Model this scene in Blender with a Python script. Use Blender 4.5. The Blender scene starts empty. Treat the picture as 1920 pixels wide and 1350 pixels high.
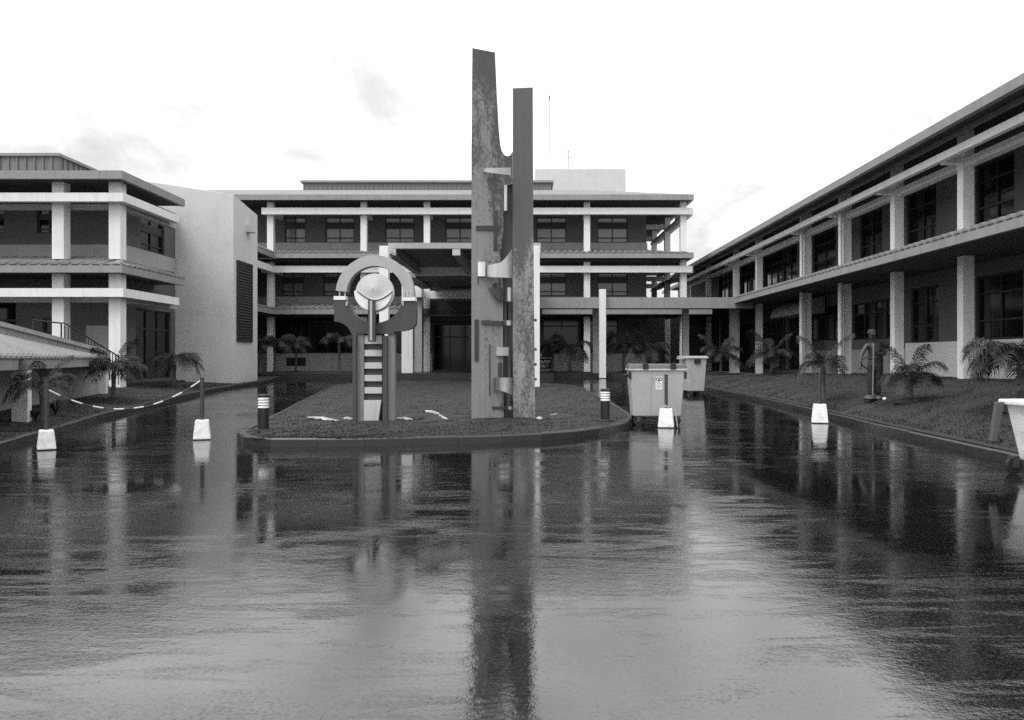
import bpy, bmesh, math, random
import numpy as np
from mathutils import Vector, Matrix
R = math.radians
random.seed(7)
rng = np.random.default_rng(11)
S = bpy.context.scene
COL = S.collection

# ------------------------------------------------------------------ camera, sky, sun, exposure
F, CX, CY, CAMZ = 1500.0, 987.0, 672.0, 1.5        # focal length and principal point in photo pixels
cam_d = bpy.data.cameras.new('camera'); cam = bpy.data.objects.new('camera', cam_d); COL.objects.link(cam)
cam.location = (0, 0, CAMZ); cam.rotation_euler = (R(90), 0, 0)
cam_d.sensor_width = 36.0; cam_d.lens = 36.0 * F / 1920.0
cam_d.shift_x = (960 - CX) / 1920.0; cam_d.shift_y = (CY - 675) / 1920.0
cam_d.clip_start = 0.05; cam_d.clip_end = 3000
S.camera = cam
SUN_EL, SUN_AZ = R(55), R(-138)                     # azimuth from +Y, clockwise: behind the camera, to the left
W = bpy.data.worlds.new('World'); S.world = W; W.use_nodes = True
nt = W.node_tree; nt.nodes.clear()
def N(nt, t, **k):
    n = nt.nodes.new(t)
    for a, b in k.items(): setattr(n, a, b)
    return n
sky = N(nt, 'ShaderNodeTexSky', sky_type='NISHITA', sun_disc=False, sun_elevation=SUN_EL, sun_rotation=SUN_AZ,
        air_density=1.0, dust_density=4.0, ozone_density=1.0)
bw = N(nt, 'ShaderNodeRGBToBW'); nt.links.new(sky.outputs[0], bw.inputs[0])
tc = N(nt, 'ShaderNodeTexCoord')
sep = N(nt, 'ShaderNodeSeparateXYZ'); nt.links.new(tc.outputs['Generated'], sep.inputs[0])
def math_(nt, op, a, b=None, clamp=False):
    n = N(nt, 'ShaderNodeMath', operation=op, use_clamp=clamp)
    for i, v in enumerate((a, b)):
        if v is None: continue
        if isinstance(v, (int, float)): n.inputs[i].default_value = v
        else: nt.links.new(v, n.inputs[i])
    return n.outputs[0]
el = math_(nt, 'MAXIMUM', sep.outputs[2], 0.0)
over = math_(nt, 'ADD', math_(nt, 'MULTIPLY', el, 1.6), 1.0)       # overcast sky: brighter towards the zenith
cmap = N(nt, 'ShaderNodeMapping'); cmap.inputs['Scale'].default_value = (1.6, 1.6, 5.0)
nt.links.new(tc.outputs['Generated'], cmap.inputs[0])
cl = N(nt, 'ShaderNodeTexNoise'); cl.inputs['Scale'].default_value = 1.5; cl.inputs['Detail'].default_value = 7
cl.inputs['Roughness'].default_value = 0.62; cl.inputs['Distortion'].default_value = 0.6
nt.links.new(cmap.outputs[0], cl.inputs['Vector'])
cr_ = N(nt, 'ShaderNodeMapRange'); cr_.interpolation_type = 'SMOOTHSTEP'
for i_, v_ in enumerate((.32, .70, .50, 1.12)): cr_.inputs[i_ + 1].default_value = v_
nt.links.new(cl.outputs[0], cr_.inputs[0]); cloud = cr_.outputs[0]
over = math_(nt, 'MULTIPLY', over, cloud)
mixv = math_(nt, 'ADD', math_(nt, 'MULTIPLY', over, 7.0), math_(nt, 'MULTIPLY', bw.outputs[0], 0.25))
bg = N(nt, 'ShaderNodeBackground'); bg.inputs['Strength'].default_value = 0.1
nt.links.new(mixv, bg.inputs['Color'])
wo = N(nt, 'ShaderNodeOutputWorld'); nt.links.new(bg.outputs[0], wo.inputs[0])
sd = bpy.data.lights.new('sun', 'SUN'); sd.energy = 1.25; sd.angle = R(28); sd.color = (1, 1, 1)
so = bpy.data.objects.new('sun', sd); COL.objects.link(so); so.location = (-20, -20, 40)
dirv = Vector((math.sin(SUN_AZ) * math.cos(SUN_EL), math.cos(SUN_AZ) * math.cos(SUN_EL), math.sin(SUN_EL)))
so.rotation_euler = dirv.to_track_quat('Z', 'Y').to_euler()
S.view_settings.view_transform = 'Standard'; S.view_settings.look = 'None'
S.view_settings.exposure = 0.5; S.view_settings.gamma = 1.0; S.view_settings.use_curve_mapping = False
S.render.engine = 'CYCLES'
S.cycles.use_denoising = False      # the photograph is grainy film
S.cycles.max_bounces = 8; S.cycles.diffuse_bounces = 4; S.cycles.glossy_bounces = 4

# ------------------------------------------------------------------ helpers
def px(x, y, Y):
    """photo pixel at depth Y -> world point"""
    return Vector(((x - CX) / F * Y, Y, CAMZ + (CY - y) / F * Y))
def sstep(a, b, x):
    t = min(1, max(0, (x - a) / (b - a))); return t * t * (3 - 2 * t)
def interp(pts, y):
    return float(np.interp(y, [p[0] for p in pts], [p[1] for p in pts]))

class MB:
    def __init__(s): s.v = []; s.f = []
    def add(s, vs, fs):
        o = len(s.v); s.v += [tuple(v) for v in vs]; s.f += [tuple(i + o for i in f) for f in fs]; return s
    def box(s, x0, x1, y0, y1, z0, z1):
        x0, x1 = min(x0, x1), max(x0, x1); y0, y1 = min(y0, y1), max(y0, y1); z0, z1 = min(z0, z1), max(z0, z1)
        return s.add([(x0,y0,z0),(x1,y0,z0),(x1,y1,z0),(x0,y1,z0),(x0,y0,z1),(x1,y0,z1),(x1,y1,z1),(x0,y1,z1)],
              [(0,3,2,1),(4,5,6,7),(0,1,5,4),(1,2,6,5),(2,3,7,6),(3,0,4,7)])
    def hexa(s, p):      # 8 corners, bottom four then top four
        return s.add(p, [(0,3,2,1),(4,5,6,7),(0,1,5,4),(1,2,6,5),(2,3,7,6),(3,0,4,7)])
    def frustum(s, w0, d0, w1, d1, z0, z1, cx=0, cy=0):
        return s.hexa([(cx-w0/2,cy-d0/2,z0),(cx+w0/2,cy-d0/2,z0),(cx+w0/2,cy+d0/2,z0),(cx-w0/2,cy+d0/2,z0),
                       (cx-w1/2,cy-d1/2,z1),(cx+w1/2,cy-d1/2,z1),(cx+w1/2,cy+d1/2,z1),(cx-w1/2,cy+d1/2,z1)])
    def tube(s, pts, r, n=8, caps=True):
        pts = [Vector(p) for p in pts]; rs = r if isinstance(r, (list, tuple)) else [r] * len(pts)
        vs = []; fs = []
        for i, p in enumerate(pts):
            a = pts[max(0, i-1)]; b = pts[min(len(pts)-1, i+1)]; t = (b - a).normalized()
            up = Vector((0,0,1)) if abs(t.z) < .9 else Vector((0,1,0))
            u = t.cross(up).normalized(); w = u.cross(t).normalized()
            for k in range(n):
                an = 2*math.pi*k/n; vs.append(p + (u*math.cos(an) + w*math.sin(an)) * rs[i])
        for i in range(len(pts)-1):
            for k in range(n):
                fs.append((i*n+k, i*n+(k+1)%n, (i+1)*n+(k+1)%n, (i+1)*n+k))
        if caps:
            fs.append(tuple(range(n-1,-1,-1))); fs.append(tuple((len(pts)-1)*n+k for k in range(n)))
        return s.add(vs, fs)
    def lathe(s, prof, n=20, cx=0, cy=0):
        vs = []; fs = []
        for r, z in prof:
            for k in range(n):
                a = 2*math.pi*k/n; vs.append((cx + r*math.cos(a), cy + r*math.sin(a), z))
        m = len(prof)
        for i in range(m-1):
            for k in range(n):
                fs.append((i*n+k, i*n+(k+1)%n, (i+1)*n+(k+1)%n, (i+1)*n+k))
        fs.append(tuple(range(n-1,-1,-1))); fs.append(tuple((m-1)*n+k for k in range(n)))
        return s.add(vs, fs)
    def prism(s, poly, y0, y1, plane=None):
        """poly = [(x,z)] extruded from y0 to y1; plane maps (u,d,z) to a point"""
        pl = plane or (lambda u, d, z: (u, d, z)); n = len(poly)
        vs = [pl(u, y0, z) for u, z in poly] + [pl(u, y1, z) for u, z in poly]
        fs = [tuple(range(n)), tuple(range(2*n-1, n-1, -1))]
        fs += [(i, n+i, n+(i+1)%n, (i+1)%n) for i in range(n)]
        return s.add(vs, fs)
    def mesh(s, name, off=Vector((0,0,0)), bevel=0, smooth=False, seg=2):
        me = bpy.data.meshes.new(name)
        me.from_pydata([(x-off.x, y-off.y, z-off.z) for x, y, z in s.v], [], s.f)
        bm = bmesh.new(); bm.from_mesh(me); bmesh.ops.recalc_face_normals(bm, faces=bm.faces)
        if bevel: bmesh.ops.bevel(bm, geom=list(bm.edges), offset=bevel, segments=seg, affect='EDGES', profile=.6)
        big = [f for f in bm.faces if len(f.verts) > 6]
        if big: bmesh.ops.triangulate(bm, faces=big)
        if smooth:
            for f in bm.faces: f.smooth = True
        bm.to_mesh(me); bm.free()
        return me
    def build(s, name, mat, parent=None, bevel=0, smooth=False, local=False, seg=2):
        off = Vector((0,0,0)); p = parent
        if not local:
            while p is not None: off = off + p.location; p = p.parent
        o = bpy.data.objects.new(name, s.mesh(name, off, bevel, smooth, seg)); COL.objects.link(o)
        o.data.materials.append(M[mat] if isinstance(mat, str) else mat); o.parent = parent
        if smooth and bevel == 0:
            try: o.data.set_sharp_from_angle(angle=R(40))
            except Exception: pass
        return o

def tag(o, label=None, cat=None, group=None, kind=None):
    for k, v in (('label', label), ('category', cat), ('group', group), ('kind', kind)):
        if v: o[k] = v
    return o
def thing(name, label, cat, loc=(0,0,0), group=None, rz=0):
    o = bpy.data.objects.new(name, None); COL.objects.link(o); o.location = loc; o.rotation_euler.z = rz
    o.empty_display_size = .3
    return tag(o, label, cat, group)
def inst(name, me, parent, loc, rot=(0,0,0), sc=(1,1,1)):
    o = bpy.data.objects.new(name, me); COL.objects.link(o); o.parent = parent
    o.location = loc; o.rotation_euler = rot; o.scale = sc
    return o
def copy_tree(o, parent=None):
    c = o.copy(); COL.objects.link(c); c.parent = parent
    for ch in o.children: copy_tree(ch, c)
    return c

# ------------------------------------------------------------------ materials (a black and white photograph: neutral greys)
M = {}
def mat(name, base, rough=.7, var=.12, scale=3.0, streak=0.0, streak_scale=(7,7,.5), bump=0.0, bump_scale=60.0,
        metal=0.0, spec=.5, dirt=0.0, dirt_scale=1.2, coat=0.0, grain=.06, aniso=None):
    m = bpy.data.materials.new(name); m.use_nodes = True; t = m.node_tree
    b = t.nodes['Principled BSDF']
    geo = N(t, 'ShaderNodeNewGeometry'); pos = geo.outputs['Position']
    def noise(sc, det=5, vec=None, ro=.6):
        n = N(t, 'ShaderNodeTexNoise'); n.inputs['Scale'].default_value = sc; n.inputs['Detail'].default_value = det
        n.inputs['Roughness'].default_value = ro; t.links.new(vec or pos, n.inputs['Vector']); return n.outputs[0]
    def stretch(sc):
        mp = N(t, 'ShaderNodeMapping'); mp.inputs['Scale'].default_value = sc; t.links.new(pos, mp.inputs[0]); return mp.outputs[0]
    val = math_(t, 'ADD', math_(t, 'MULTIPLY', math_(t, 'SUBTRACT', noise(scale), .5), 2*var), 1.0)
    if grain: val = math_(t, 'MULTIPLY', val, math_(t, 'ADD', math_(t, 'MULTIPLY', math_(t, 'SUBTRACT', noise(34, 3), .5), 4*grain), 1.0))
    if streak:
        sn = noise(1.0, 4, stretch(streak_scale))
        r = N(t, 'ShaderNodeMapRange'); r.inputs[1].default_value = .5; r.inputs[2].default_value = .78
        t.links.new(sn, r.inputs[0])
        val = math_(t, 'MULTIPLY', val, math_(t, 'SUBTRACT', 1.0, math_(t, 'MULTIPLY', r.outputs[0], streak)))
    if dirt:
        dn = noise(dirt_scale, 8, None, .7)
        r = N(t, 'ShaderNodeMapRange'); r.inputs[1].default_value = .48; r.inputs[2].default_value = .72
        t.links.new(dn, r.inputs[0])
        val = math_(t, 'MULTIPLY', val, math_(t, 'SUBTRACT', 1.0, math_(t, 'MULTIPLY', r.outputs[0], dirt)))
    val = math_(t, 'MULTIPLY', val, base, True)
    cb = N(t, 'ShaderNodeCombineColor')
    for i in range(3): t.links.new(val, cb.inputs[i])
    t.links.new(cb.outputs[0], b.inputs['Base Color'])
    b.inputs['Roughness'].default_value = rough; b.inputs['Metallic'].default_value = metal
    b.inputs['Specular IOR Level'].default_value = spec; b.inputs['Coat Weight'].default_value = coat
    b.inputs['Coat Roughness'].default_value = .12
    if bump:
        bp = N(t, 'ShaderNodeBump'); bp.inputs['Strength'].default_value = bump; bp.inputs['Distance'].default_value = .01
        t.links.new(noise(bump_scale, 4), bp.inputs['Height']); t.links.new(bp.outputs[0], b.inputs['Normal'])
    M[name] = m; return m
mat('paint_white', .76, .6, .05, 1.5, streak=.16, dirt=.10)
mat('paint_tower', .56, .75, .06, 1.0, streak=.12, streak_scale=(3,3,.3), bump=.5, bump_scale=45, dirt=.10)
mat('paint_canopy', .5, .7, .06, 1.5, streak=.18, dirt=.12)
mat('paint_dado', .36, .75, .08, 1.4, streak=.2, dirt=.15)
mat('paint_wall', .105, .8, .08, 1.2, dirt=.12)  # grey wall paint, darkened further to deepen the shade in the recesses
mat('concrete_fascia', .27, .75, .08, 1.6, streak=.25, dirt=.18, bump=.3)
mat('soffit', .05, .85, .08, .9, dirt=.15)  # undersides: deeper shade put into the dark base colour
mat('roof_tile', .2, .7, .16, 2.2, dirt=.3, bump=.3, bump_scale=25)
mat('roof_sheet', .34, .6, .1, 1.5, streak=.1, dirt=.25)
mat('metal_rib', .17, .6, .08, 2, streak=.3)
mat('dark_frame', .018, .5, .1, 4)
mat('glass_dark', .006, .08, .3, .8, spec=.4, grain=0)
mat('glass_curtain', .20, .12, .15, 1.2, spec=.6, grain=.02)
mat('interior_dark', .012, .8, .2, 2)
mat('pipe_paint', .70, .5, .05, 2, streak=.12)
mat('iron_dark', .02, .5, .2, 9)
mat('kerb_concrete', .03, .3, .2, 3, dirt=.3, bump=.5, bump_scale=30)
mat('soil', .028, .9, .4, 6, bump=1, bump_scale=20)
mat('sand', .42, .8, .3, 7, bump=.6, bump_scale=25)
mat('block_white', .78, .7, .08, 6, dirt=.4, dirt_scale=5, bump=.5, bump_scale=30)
mat('pole_dark', .045, .5, .2, 10)
mat('bin_plastic', .40, .5, .07, 3, streak=.15, dirt=.15, dirt_scale=2)
mat('bin_plastic_pale', .55, .5, .07, 3, streak=.15, dirt=.15, dirt_scale=2)
mat('bin_lid', .08, .45, .1, 3, dirt=.2)
mat('rubber', .012, .6, .2, 9)
mat('lamp_black', .015, .35, .2, 8)
mat('lamp_diffuser', .74, .35, .05, 8)
mat('sticker', .78, .5, .06, 12)
mat('ink', .02, .6, .1, 10, grain=0)
mat('skin', .04, .5, .2, 8)
mat('cloth_dark', .025, .85, .25, 7, bump=.3)
mat('cloth_mid', .035, .8, .2, 7)
mat('chain_white', .6, .5, .05, 9)
mat('steel_bright', .55, .33, .12, 5, metal=1.0, dirt=.25, grain=.02)
mat('steel_satin', .42, .45, .18, 4, metal=.5, dirt=.22, grain=.05)
mat('steel_dark', .05, .55, .25, 5, dirt=.3)
mat('steel_rust', .06, .7, .25, 3, dirt=.35, dirt_scale=3, streak=.25)
mat('steel_grey', .20, .65, .2, 2.5, dirt=.35, dirt_scale=2.5, streak=.3, streak_scale=(14,14,.5))
mat('palm_trunk', .085, .8, .3, 8, bump=.6, bump_scale=30)

def leaf_mat(name, base):
    m = mat(name, base, .55, .35, 5, spec=.3, grain=0)
    b = m.node_tree.nodes['Principled BSDF']; b.inputs['Coat Weight'].default_value = .04
    return m
leaf_mat('palm_leaf', .020); leaf_mat('grass_blade', .015); leaf_mat('shrub_leaf', .018)

def corroded(name, light, dark, thresh, seed, gx=0.0):
    """painted steel plate with paint flaking off in patches"""
    m = bpy.data.materials.new(name); m.use_nodes = True; t = m.node_tree; b = t.nodes['Principled BSDF']
    tcn = N(t, 'ShaderNodeTexCoord')
    def noise(sc, det, stretch=(1,1,1), ro=.6):
        mp = N(t, 'ShaderNodeMapping'); mp.inputs['Scale'].default_value = stretch; mp.inputs['Location'].default_value = (seed, seed*.7, seed*1.3)
        t.links.new(tcn.outputs['Object'], mp.inputs[0])
        n = N(t, 'ShaderNodeTexNoise'); n.inputs['Scale'].default_value = sc; n.inputs['Detail'].default_value = det
        n.inputs['Roughness'].default_value = ro; t.links.new(mp.outputs[0], n.inputs['Vector']); return n.outputs[0]
    mott = math_(t, 'ADD', math_(t, 'MULTIPLY', noise(17, 9, (1,1,.7), .78), .85), math_(t, 'MULTIPLY', noise(1.5, 4, (2.0,1,.45)), .67))
    z = N(t, 'ShaderNodeSeparateXYZ'); t.links.new(tcn.outputs['Object'], z.inputs[0])
    tr = N(t, 'ShaderNodeMapRange'); tr.inputs[1].default_value = thresh[0]; tr.inputs[2].default_value = thresh[1]
    tr.inputs[3].default_value = thresh[2]; tr.inputs[4].default_value = thresh[3]
    t.links.new(z.outputs[2], tr.inputs[0])
    mott = math_(t, 'ADD', mott, math_(t, 'MULTIPLY', z.outputs[0], gx))
    d = math_(t, 'SUBTRACT', mott, tr.outputs[0])
    r = N(t, 'ShaderNodeMapRange'); r.inputs[1].default_value = -.06; r.inputs[2].default_value = .07
    t.links.new(d, r.inputs[0])
    fine = math_(t, 'ADD', math_(t, 'MULTIPLY', noise(22, 5), .5), .75)
    streak = math_(t, 'ADD', math_(t, 'MULTIPLY', noise(1, 5, (16,16,.7)), .55), .72)
    lv = math_(t, 'MULTIPLY', math_(t, 'MULTIPLY', fine, light), streak); dv = math_(t, 'MULTIPLY', math_(t, 'MULTIPLY', fine, dark), streak)
    val = math_(t, 'ADD', lv, math_(t, 'MULTIPLY', r.outputs[0], math_(t, 'SUBTRACT', dv, lv)))
    cb = N(t, 'ShaderNodeCombineColor')
    for i in range(3): t.links.new(val, cb.inputs[i])
    t.links.new(cb.outputs[0], b.inputs['Base Color']); b.inputs['Roughness'].default_value = .62
    bp = N(t, 'ShaderNodeBump'); bp.inputs['Strength'].default_value = .5; bp.inputs['Distance'].default_value = .006
    t.links.new(math_(t, 'MULTIPLY', r.outputs[0], -1.0), bp.inputs['Height']); t.links.new(bp.outputs[0], b.inputs['Normal'])
    M[name] = m
corroded('plate_tall', .25, .08, (4.0, 7.6, .80, .52), 3.0, .22)
corroded('plate_short', .25, .08, (3.0, 4.9, .80, .42), 8.0)

def wet_asphalt():
    m = bpy.data.materials.new('wet_asphalt'); m.use_nodes = True; t = m.node_tree; b = t.nodes['Principled BSDF']
    geo = N(t, 'ShaderNodeNewGeometry'); pos = geo.outputs['Position']
    def noise(sc, det=4, ro=.55, st=None, dist=0):
        v = pos
        if st:
            mp = N(t, 'ShaderNodeMapping'); mp.inputs['Scale'].default_value = st; t.links.new(pos, mp.inputs[0]); v = mp.outputs[0]
        n = N(t, 'ShaderNodeTexNoise'); n.inputs['Scale'].default_value = sc; n.inputs['Detail'].default_value = det
        n.inputs['Roughness'].default_value = ro; n.inputs['Distortion'].default_value = dist
        t.links.new(v, n.inputs['Vector']); return n.outputs[0]
    def rng_(v, a, c, lo, hi):
        r = N(t, 'ShaderNodeMapRange'); r.interpolation_type = 'SMOOTHSTEP'
        for i, q in enumerate((a, c, lo, hi)): r.inputs[i+1].default_value = q
        t.links.new(v, r.inputs[0]); return r.outputs[0]
    film = rng_(noise(.42, 5, .62, (1.0, .8, 1), .5), .38, .62, 0, 1)      # where the water stands deeper
    dry = math_(t, 'SUBTRACT', 1.0, film)
    worn = rng_(noise(1.5, 8, .74, (.5, 2.6, 1), .8), .46, .58, 0, 1)        # rougher bands where the film is thin
    dry = math_(t, 'MULTIPLY', dry, math_(t, 'ADD', math_(t, 'MULTIPLY', worn, .8), .2))
    agg = noise(44, 3, .65); big_ = noise(17, 3, .6)
    grain = rng_(agg, .52, .60, 0, 1)                                        # stone tips that stand out of the water
    grain = math_(t, 'MULTIPLY', grain, math_(t, 'ADD', math_(t, 'MULTIPLY', dry, .6), .4))
    clump = math_(t, 'MULTIPLY', rng_(noise(7.5, 6, .75, (.8, 1.5, 1)), .52, .66, 0, 1), math_(t, 'ADD', math_(t, 'MULTIPLY', dry, .5), .22))
    grain = math_(t, 'MAXIMUM', grain, clump)
    base = math_(t, 'MULTIPLY', math_(t, 'ADD', math_(t, 'MULTIPLY', grain, 6.0), .6), .006)
    cb = N(t, 'ShaderNodeCombineColor')
    for i in range(3): t.links.new(base, cb.inputs[i])
    t.links.new(cb.outputs[0], b.inputs['Base Color'])
    b.inputs['IOR'].default_value = 2.3
    t.links.new(math_(t, 'SUBTRACT', .5, math_(t, 'MULTIPLY', grain, .46)), b.inputs['Specular IOR Level'])
    t.links.new(math_(t, 'ADD', math_(t, 'MULTIPLY', grain, .16), math_(t, 'ADD', math_(t, 'MULTIPLY', dry, .09), .022)), b.inputs['Roughness'])
    bp = N(t, 'ShaderNodeBump'); bp.inputs['Distance'].default_value = .004
    t.links.new(math_(t, 'ADD', math_(t, 'MULTIPLY', dry, .55), .035), bp.inputs['Strength'])
    t.links.new(math_(t, 'ADD', agg, math_(t, 'MULTIPLY', big_, 1.2)), bp.inputs['Height'])
    bp2 = N(t, 'ShaderNodeBump'); bp2.inputs['Distance'].default_value = .02
    t.links.new(math_(t, 'ADD', math_(t, 'MULTIPLY', dry, .24), .008), bp2.inputs['Strength'])
    t.links.new(noise(4.2, 5, .65, (.7, 1.6, 1)), bp2.inputs['Height']); t.links.new(bp.outputs[0], bp2.inputs['Normal'])
    t.links.new(bp2.outputs[0], b.inputs['Normal'])
    M['wet_asphalt'] = m
wet_asphalt()

def lawn_mat():
    m = bpy.data.materials.new('lawn'); m.use_nodes = True; t = m.node_tree; b = t.nodes['Principled BSDF']
    geo = N(t, 'ShaderNodeNewGeometry'); pos = geo.outputs['Position']
    def noise(sc, det=5, ro=.65):
        n = N(t, 'ShaderNodeTexNoise'); n.inputs['Scale'].default_value = sc; n.inputs['Detail'].default_value = det
        n.inputs['Roughness'].default_value = ro; t.links.new(pos, n.inputs['Vector']); return n.outputs[0]
    v = math_(t, 'MULTIPLY', math_(t, 'ADD', math_(t, 'MULTIPLY', noise(1.1), 1.4), .3), math_(t, 'ADD', math_(t, 'MULTIPLY', noise(24, 4), .9), .5))
    v = math_(t, 'MULTIPLY', v, .023)
    cb = N(t, 'ShaderNodeCombineColor')
    for i in range(3): t.links.new(v, cb.inputs[i])
    t.links.new(cb.outputs[0], b.inputs['Base Color']); b.inputs['Roughness'].default_value = .8
    bp = N(t, 'ShaderNodeBump'); bp.inputs['Strength'].default_value = .9; bp.inputs['Distance'].default_value = .04
    t.links.new(noise(30, 4), bp.inputs['Height']); t.links.new(bp.outputs[0], b.inputs['Normal'])
    M['lawn'] = m
lawn_mat()

# ------------------------------------------------------------------ terrain
def road_z(Y):
    return .021 * max(0.0, math.sqrt((Y-19)**2 + 4) / 2 + (Y-19) / 2 - .15) if Y > 5 else 0.0
KR = [(2, 6.3), (8, 6.7), (11.5, 6.95), (15, 7.15), (20.4, 7.5), (26, 7.4), (30, 7.0), (36, 7.0), (41.5, 7.3)]
KL = [(2, -5.2), (8, -6.9), (13, -8.55), (19.7, -10.4), (25.8, -11.3), (31, -11.9), (37, -11.9), (41.5, -12.6)]
IL = [(13.47,-4.2),(13.72,-4.73),(14.2,-5.1),(14.7,-5.32),(15.8,-5.55),(22.9,-6.6),(32.5,-7.85),(33.6,-7.7),(34.3,-7.1),(34.6,-5.5)]
IR = [(13.47,-4.2),(13.55,-3.5),(13.7,-2.16),(14.06,-.81),(14.4,.12),(15,.93),(15.96,1.63),(17.2,2.2),(18.75,2.55),(22.9,2.5),(32,2.1),(33.4,1.7),(34.2,.9),(34.6,-.6)]
def kr(Y): return interp(KR, Y)
def kl(Y): return interp(KL, Y)
def zlawn_r(X, Y):
    a = road_z(Y) + .128; bnd = .92 - .2 * sstep(30, 42, Y)
    t = min(1, max(0, (X - kr(Y)) / (11.4 - kr(Y)))); return a + (bnd - a) * t ** .75
def zlawn_l(X, Y):
    a = road_z(Y) + .12; top = .30 + .25 * sstep(20, 28, Y)
    t = min(1, max(0, (kl(Y) - X) / 3.0)); return a + max(0, top - a) * t ** .9
def zisl(X, Y):
    e = min(X - interp(IL, Y), interp(IR, Y) - X, Y - 13.4)
    return road_z(Y) + .125 + .09 * (1 - math.exp(-max(0, e) / 1.2))
def loft(name, ys, lo, hi, nc, zf, matn, jit=0.0):
    vs = []; fs = []
    for Y in ys:
        a, b = lo(Y), hi(Y)
        for k in range(nc + 1):
            X = a + (b - a) * k / nc
            j = jit * (random.random() - .5) if 0 < k < nc else 0
            vs.append((X, Y, zf(X, Y) + j))
    for i in range(len(ys) - 1):
        for k in range(nc):
            a = i * (nc+1) + k; fs.append((a, a+1, a+nc+2, a+nc+1))
    me = bpy.data.meshes.new(name); me.from_pydata(vs, [], fs); me.update()
    for p in me.polygons: p.use_smooth = True
    o = bpy.data.objects.new(name, me); COL.objects.link(o); me.materials.append(M[matn]); tag(o, kind='structure'); return o
g = MB(); g.add([(-900,-900,-.2),(900,-900,-.2),(900,1500,-.2),(-900,1500,-.2)], [(0,1,2,3)])
tag(g.build('ground', 'lawn'), kind='structure')
loft('road', [-30, -10, 0] + list(np.arange(3, 42.1, 1.0)), lambda Y: -26, lambda Y: 15, 6, lambda X, Y: road_z(Y), 'wet_asphalt')
lawn_right = loft('lawn_right', list(np.arange(2, 41.6, .4)), lambda Y: kr(Y) + .06, lambda Y: 19.0, 30, zlawn_r, 'lawn', .03)
lawn_left = loft('lawn_left', list(np.arange(2, 41.6, .4)), lambda Y: -34.0, lambda Y: kl(Y) - .06, 50, zlawn_l, 'lawn', .03)
lawn_island = loft('lawn_island', [13.62] + list(np.arange(13.75, 34.5, .25)), lambda Y: interp(IL, Y) + .06, lambda Y: interp(IR, Y) - .06, 36, zisl, 'lawn', .025)
BEDZ = .74
b = MB(); b.box(-20, -6.9, 41.6, 49.6, -.1, BEDZ - .02); b.box(1.4, 11.6, 41.6, 49.6, -.1, BEDZ - .02)
tag(b.build('planting_bed', 'soil'), kind='structure')
b = MB(); b.box(-6.9, 1.4, 41.0, 51, -.1, BEDZ); tag(b.build('entrance_pavement', 'kerb_concrete'), kind='structure')

def kerb(name, pts, step=.95, w=.14, h=.145, side=1, mat_='kerb_concrete'):
    root = bpy.data.objects.new(name, None); COL.objects.link(root); tag(root, kind='structure')
    pts = [Vector((x, y, 0)) for x, y in pts]
    # resample along the line
    L = [0]
    for a, c in zip(pts, pts[1:]): L.append(L[-1] + (c - a).length)
    n = max(2, int(L[-1] / step)); ss = [L[-1] * i / n for i in range(n + 1)]
    xs = np.interp(ss, L, [p.x for p in pts]); ys = np.interp(ss, L, [p.y for p in pts])
    P = [Vector((x, y, 0)) for x, y in zip(xs, ys)]
    nr = []
    for i in range(len(P)):
        t = (P[min(len(P)-1, i+1)] - P[max(0, i-1)]).normalized(); nr.append(Vector((t.y, -t.x, 0)) * side)
    for i in range(n):
        a, c = P[i], P[i+1]; t = (c - a).normalized() * .0025
        j = (random.random() - .5) * .012
        q = []
        for zz, ins in ((-.12, 0), (h - .025 + j, 0), (h + j, .022)):
            for p, nn, s in ((a + t, nr[i], 1), (c - t, nr[i+1], 1)):
                q.append((p.x + nn.x*ins, p.y + nn.y*ins, road_z(p.y) + zz))
        for zz in (h + j, -.12):
            for p, nn in ((a + t, nr[i]), (c - t, nr[i+1])):
                q.append((p.x + nn.x*w, p.y + nn.y*w, road_z(p.y) + zz))
        m = MB(); m.add(q, [(0,1,3,2),(2,3,5,4),(4,5,7,6),(6,7,9,8),(8,9,1,0),(0,2,4,6,8),(1,9,7,5,3)])
        m.build('kerb_stone', mat_, root)
    return root
isl = [(x, y) for y, x in IL[::-1]] + [(x, y) for y, x in IR[1:]] + [(-3, 34.62), (IL[-1][1], IL[-1][0])]
kerb('kerb_island', isl, .8, side=-1)
kerb('kerb_right', [(kr(y), y) for y in np.arange(3, 41.5, 1.0)], 1.0, side=1)
kerb('kerb_left', [(kl(y), y) for y in np.arange(3, 41.5, 1.0)], 1.0, side=-1)

# grass blades (nobody could count them)
def blades(name, label, n, sampler, h=(.01, .032), w=.008):
    vs = np.zeros((n*3, 3)); 
    for i in range(n):
        X, Y, Z = sampler(); a = random.random() * math.pi; hh = random.uniform(*h); l = random.uniform(-.03, .03); l2 = random.uniform(-.03, .03)
        dx, dy = math.cos(a) * w, math.sin(a) * w
        vs[i*3] = (X-dx, Y-dy, Z-.01); vs[i*3+1] = (X+dx, Y+dy, Z-.01); vs[i*3+2] = (X+l, Y+l2, Z+hh)
    me = bpy.data.meshes.new(name); me.from_pydata(vs.tolist(), [], np.arange(n*3).reshape(n, 3).tolist())
    me.materials.append(M['grass_blade']); o = bpy.data.objects.new(name, me); COL.objects.link(o)
    tag(o, label, 'grass', kind='stuff')
def samp_i():
    while True:
        Y = 13.6 + 20.6 * random.random() ** 1.6; a, b_ = interp(IL, Y) + .14, interp(IR, Y) - .14
        if b_ > a + .05:
            X = random.uniform(a, b_); return X, Y, zisl(X, Y)
def samp_r():
    Y = 9 + 27 * random.random() ** 1.4; X = kr(Y) + .15 + 4.6 * random.random() ** 1.3; return X, Y, zlawn_r(X, Y)
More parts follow.
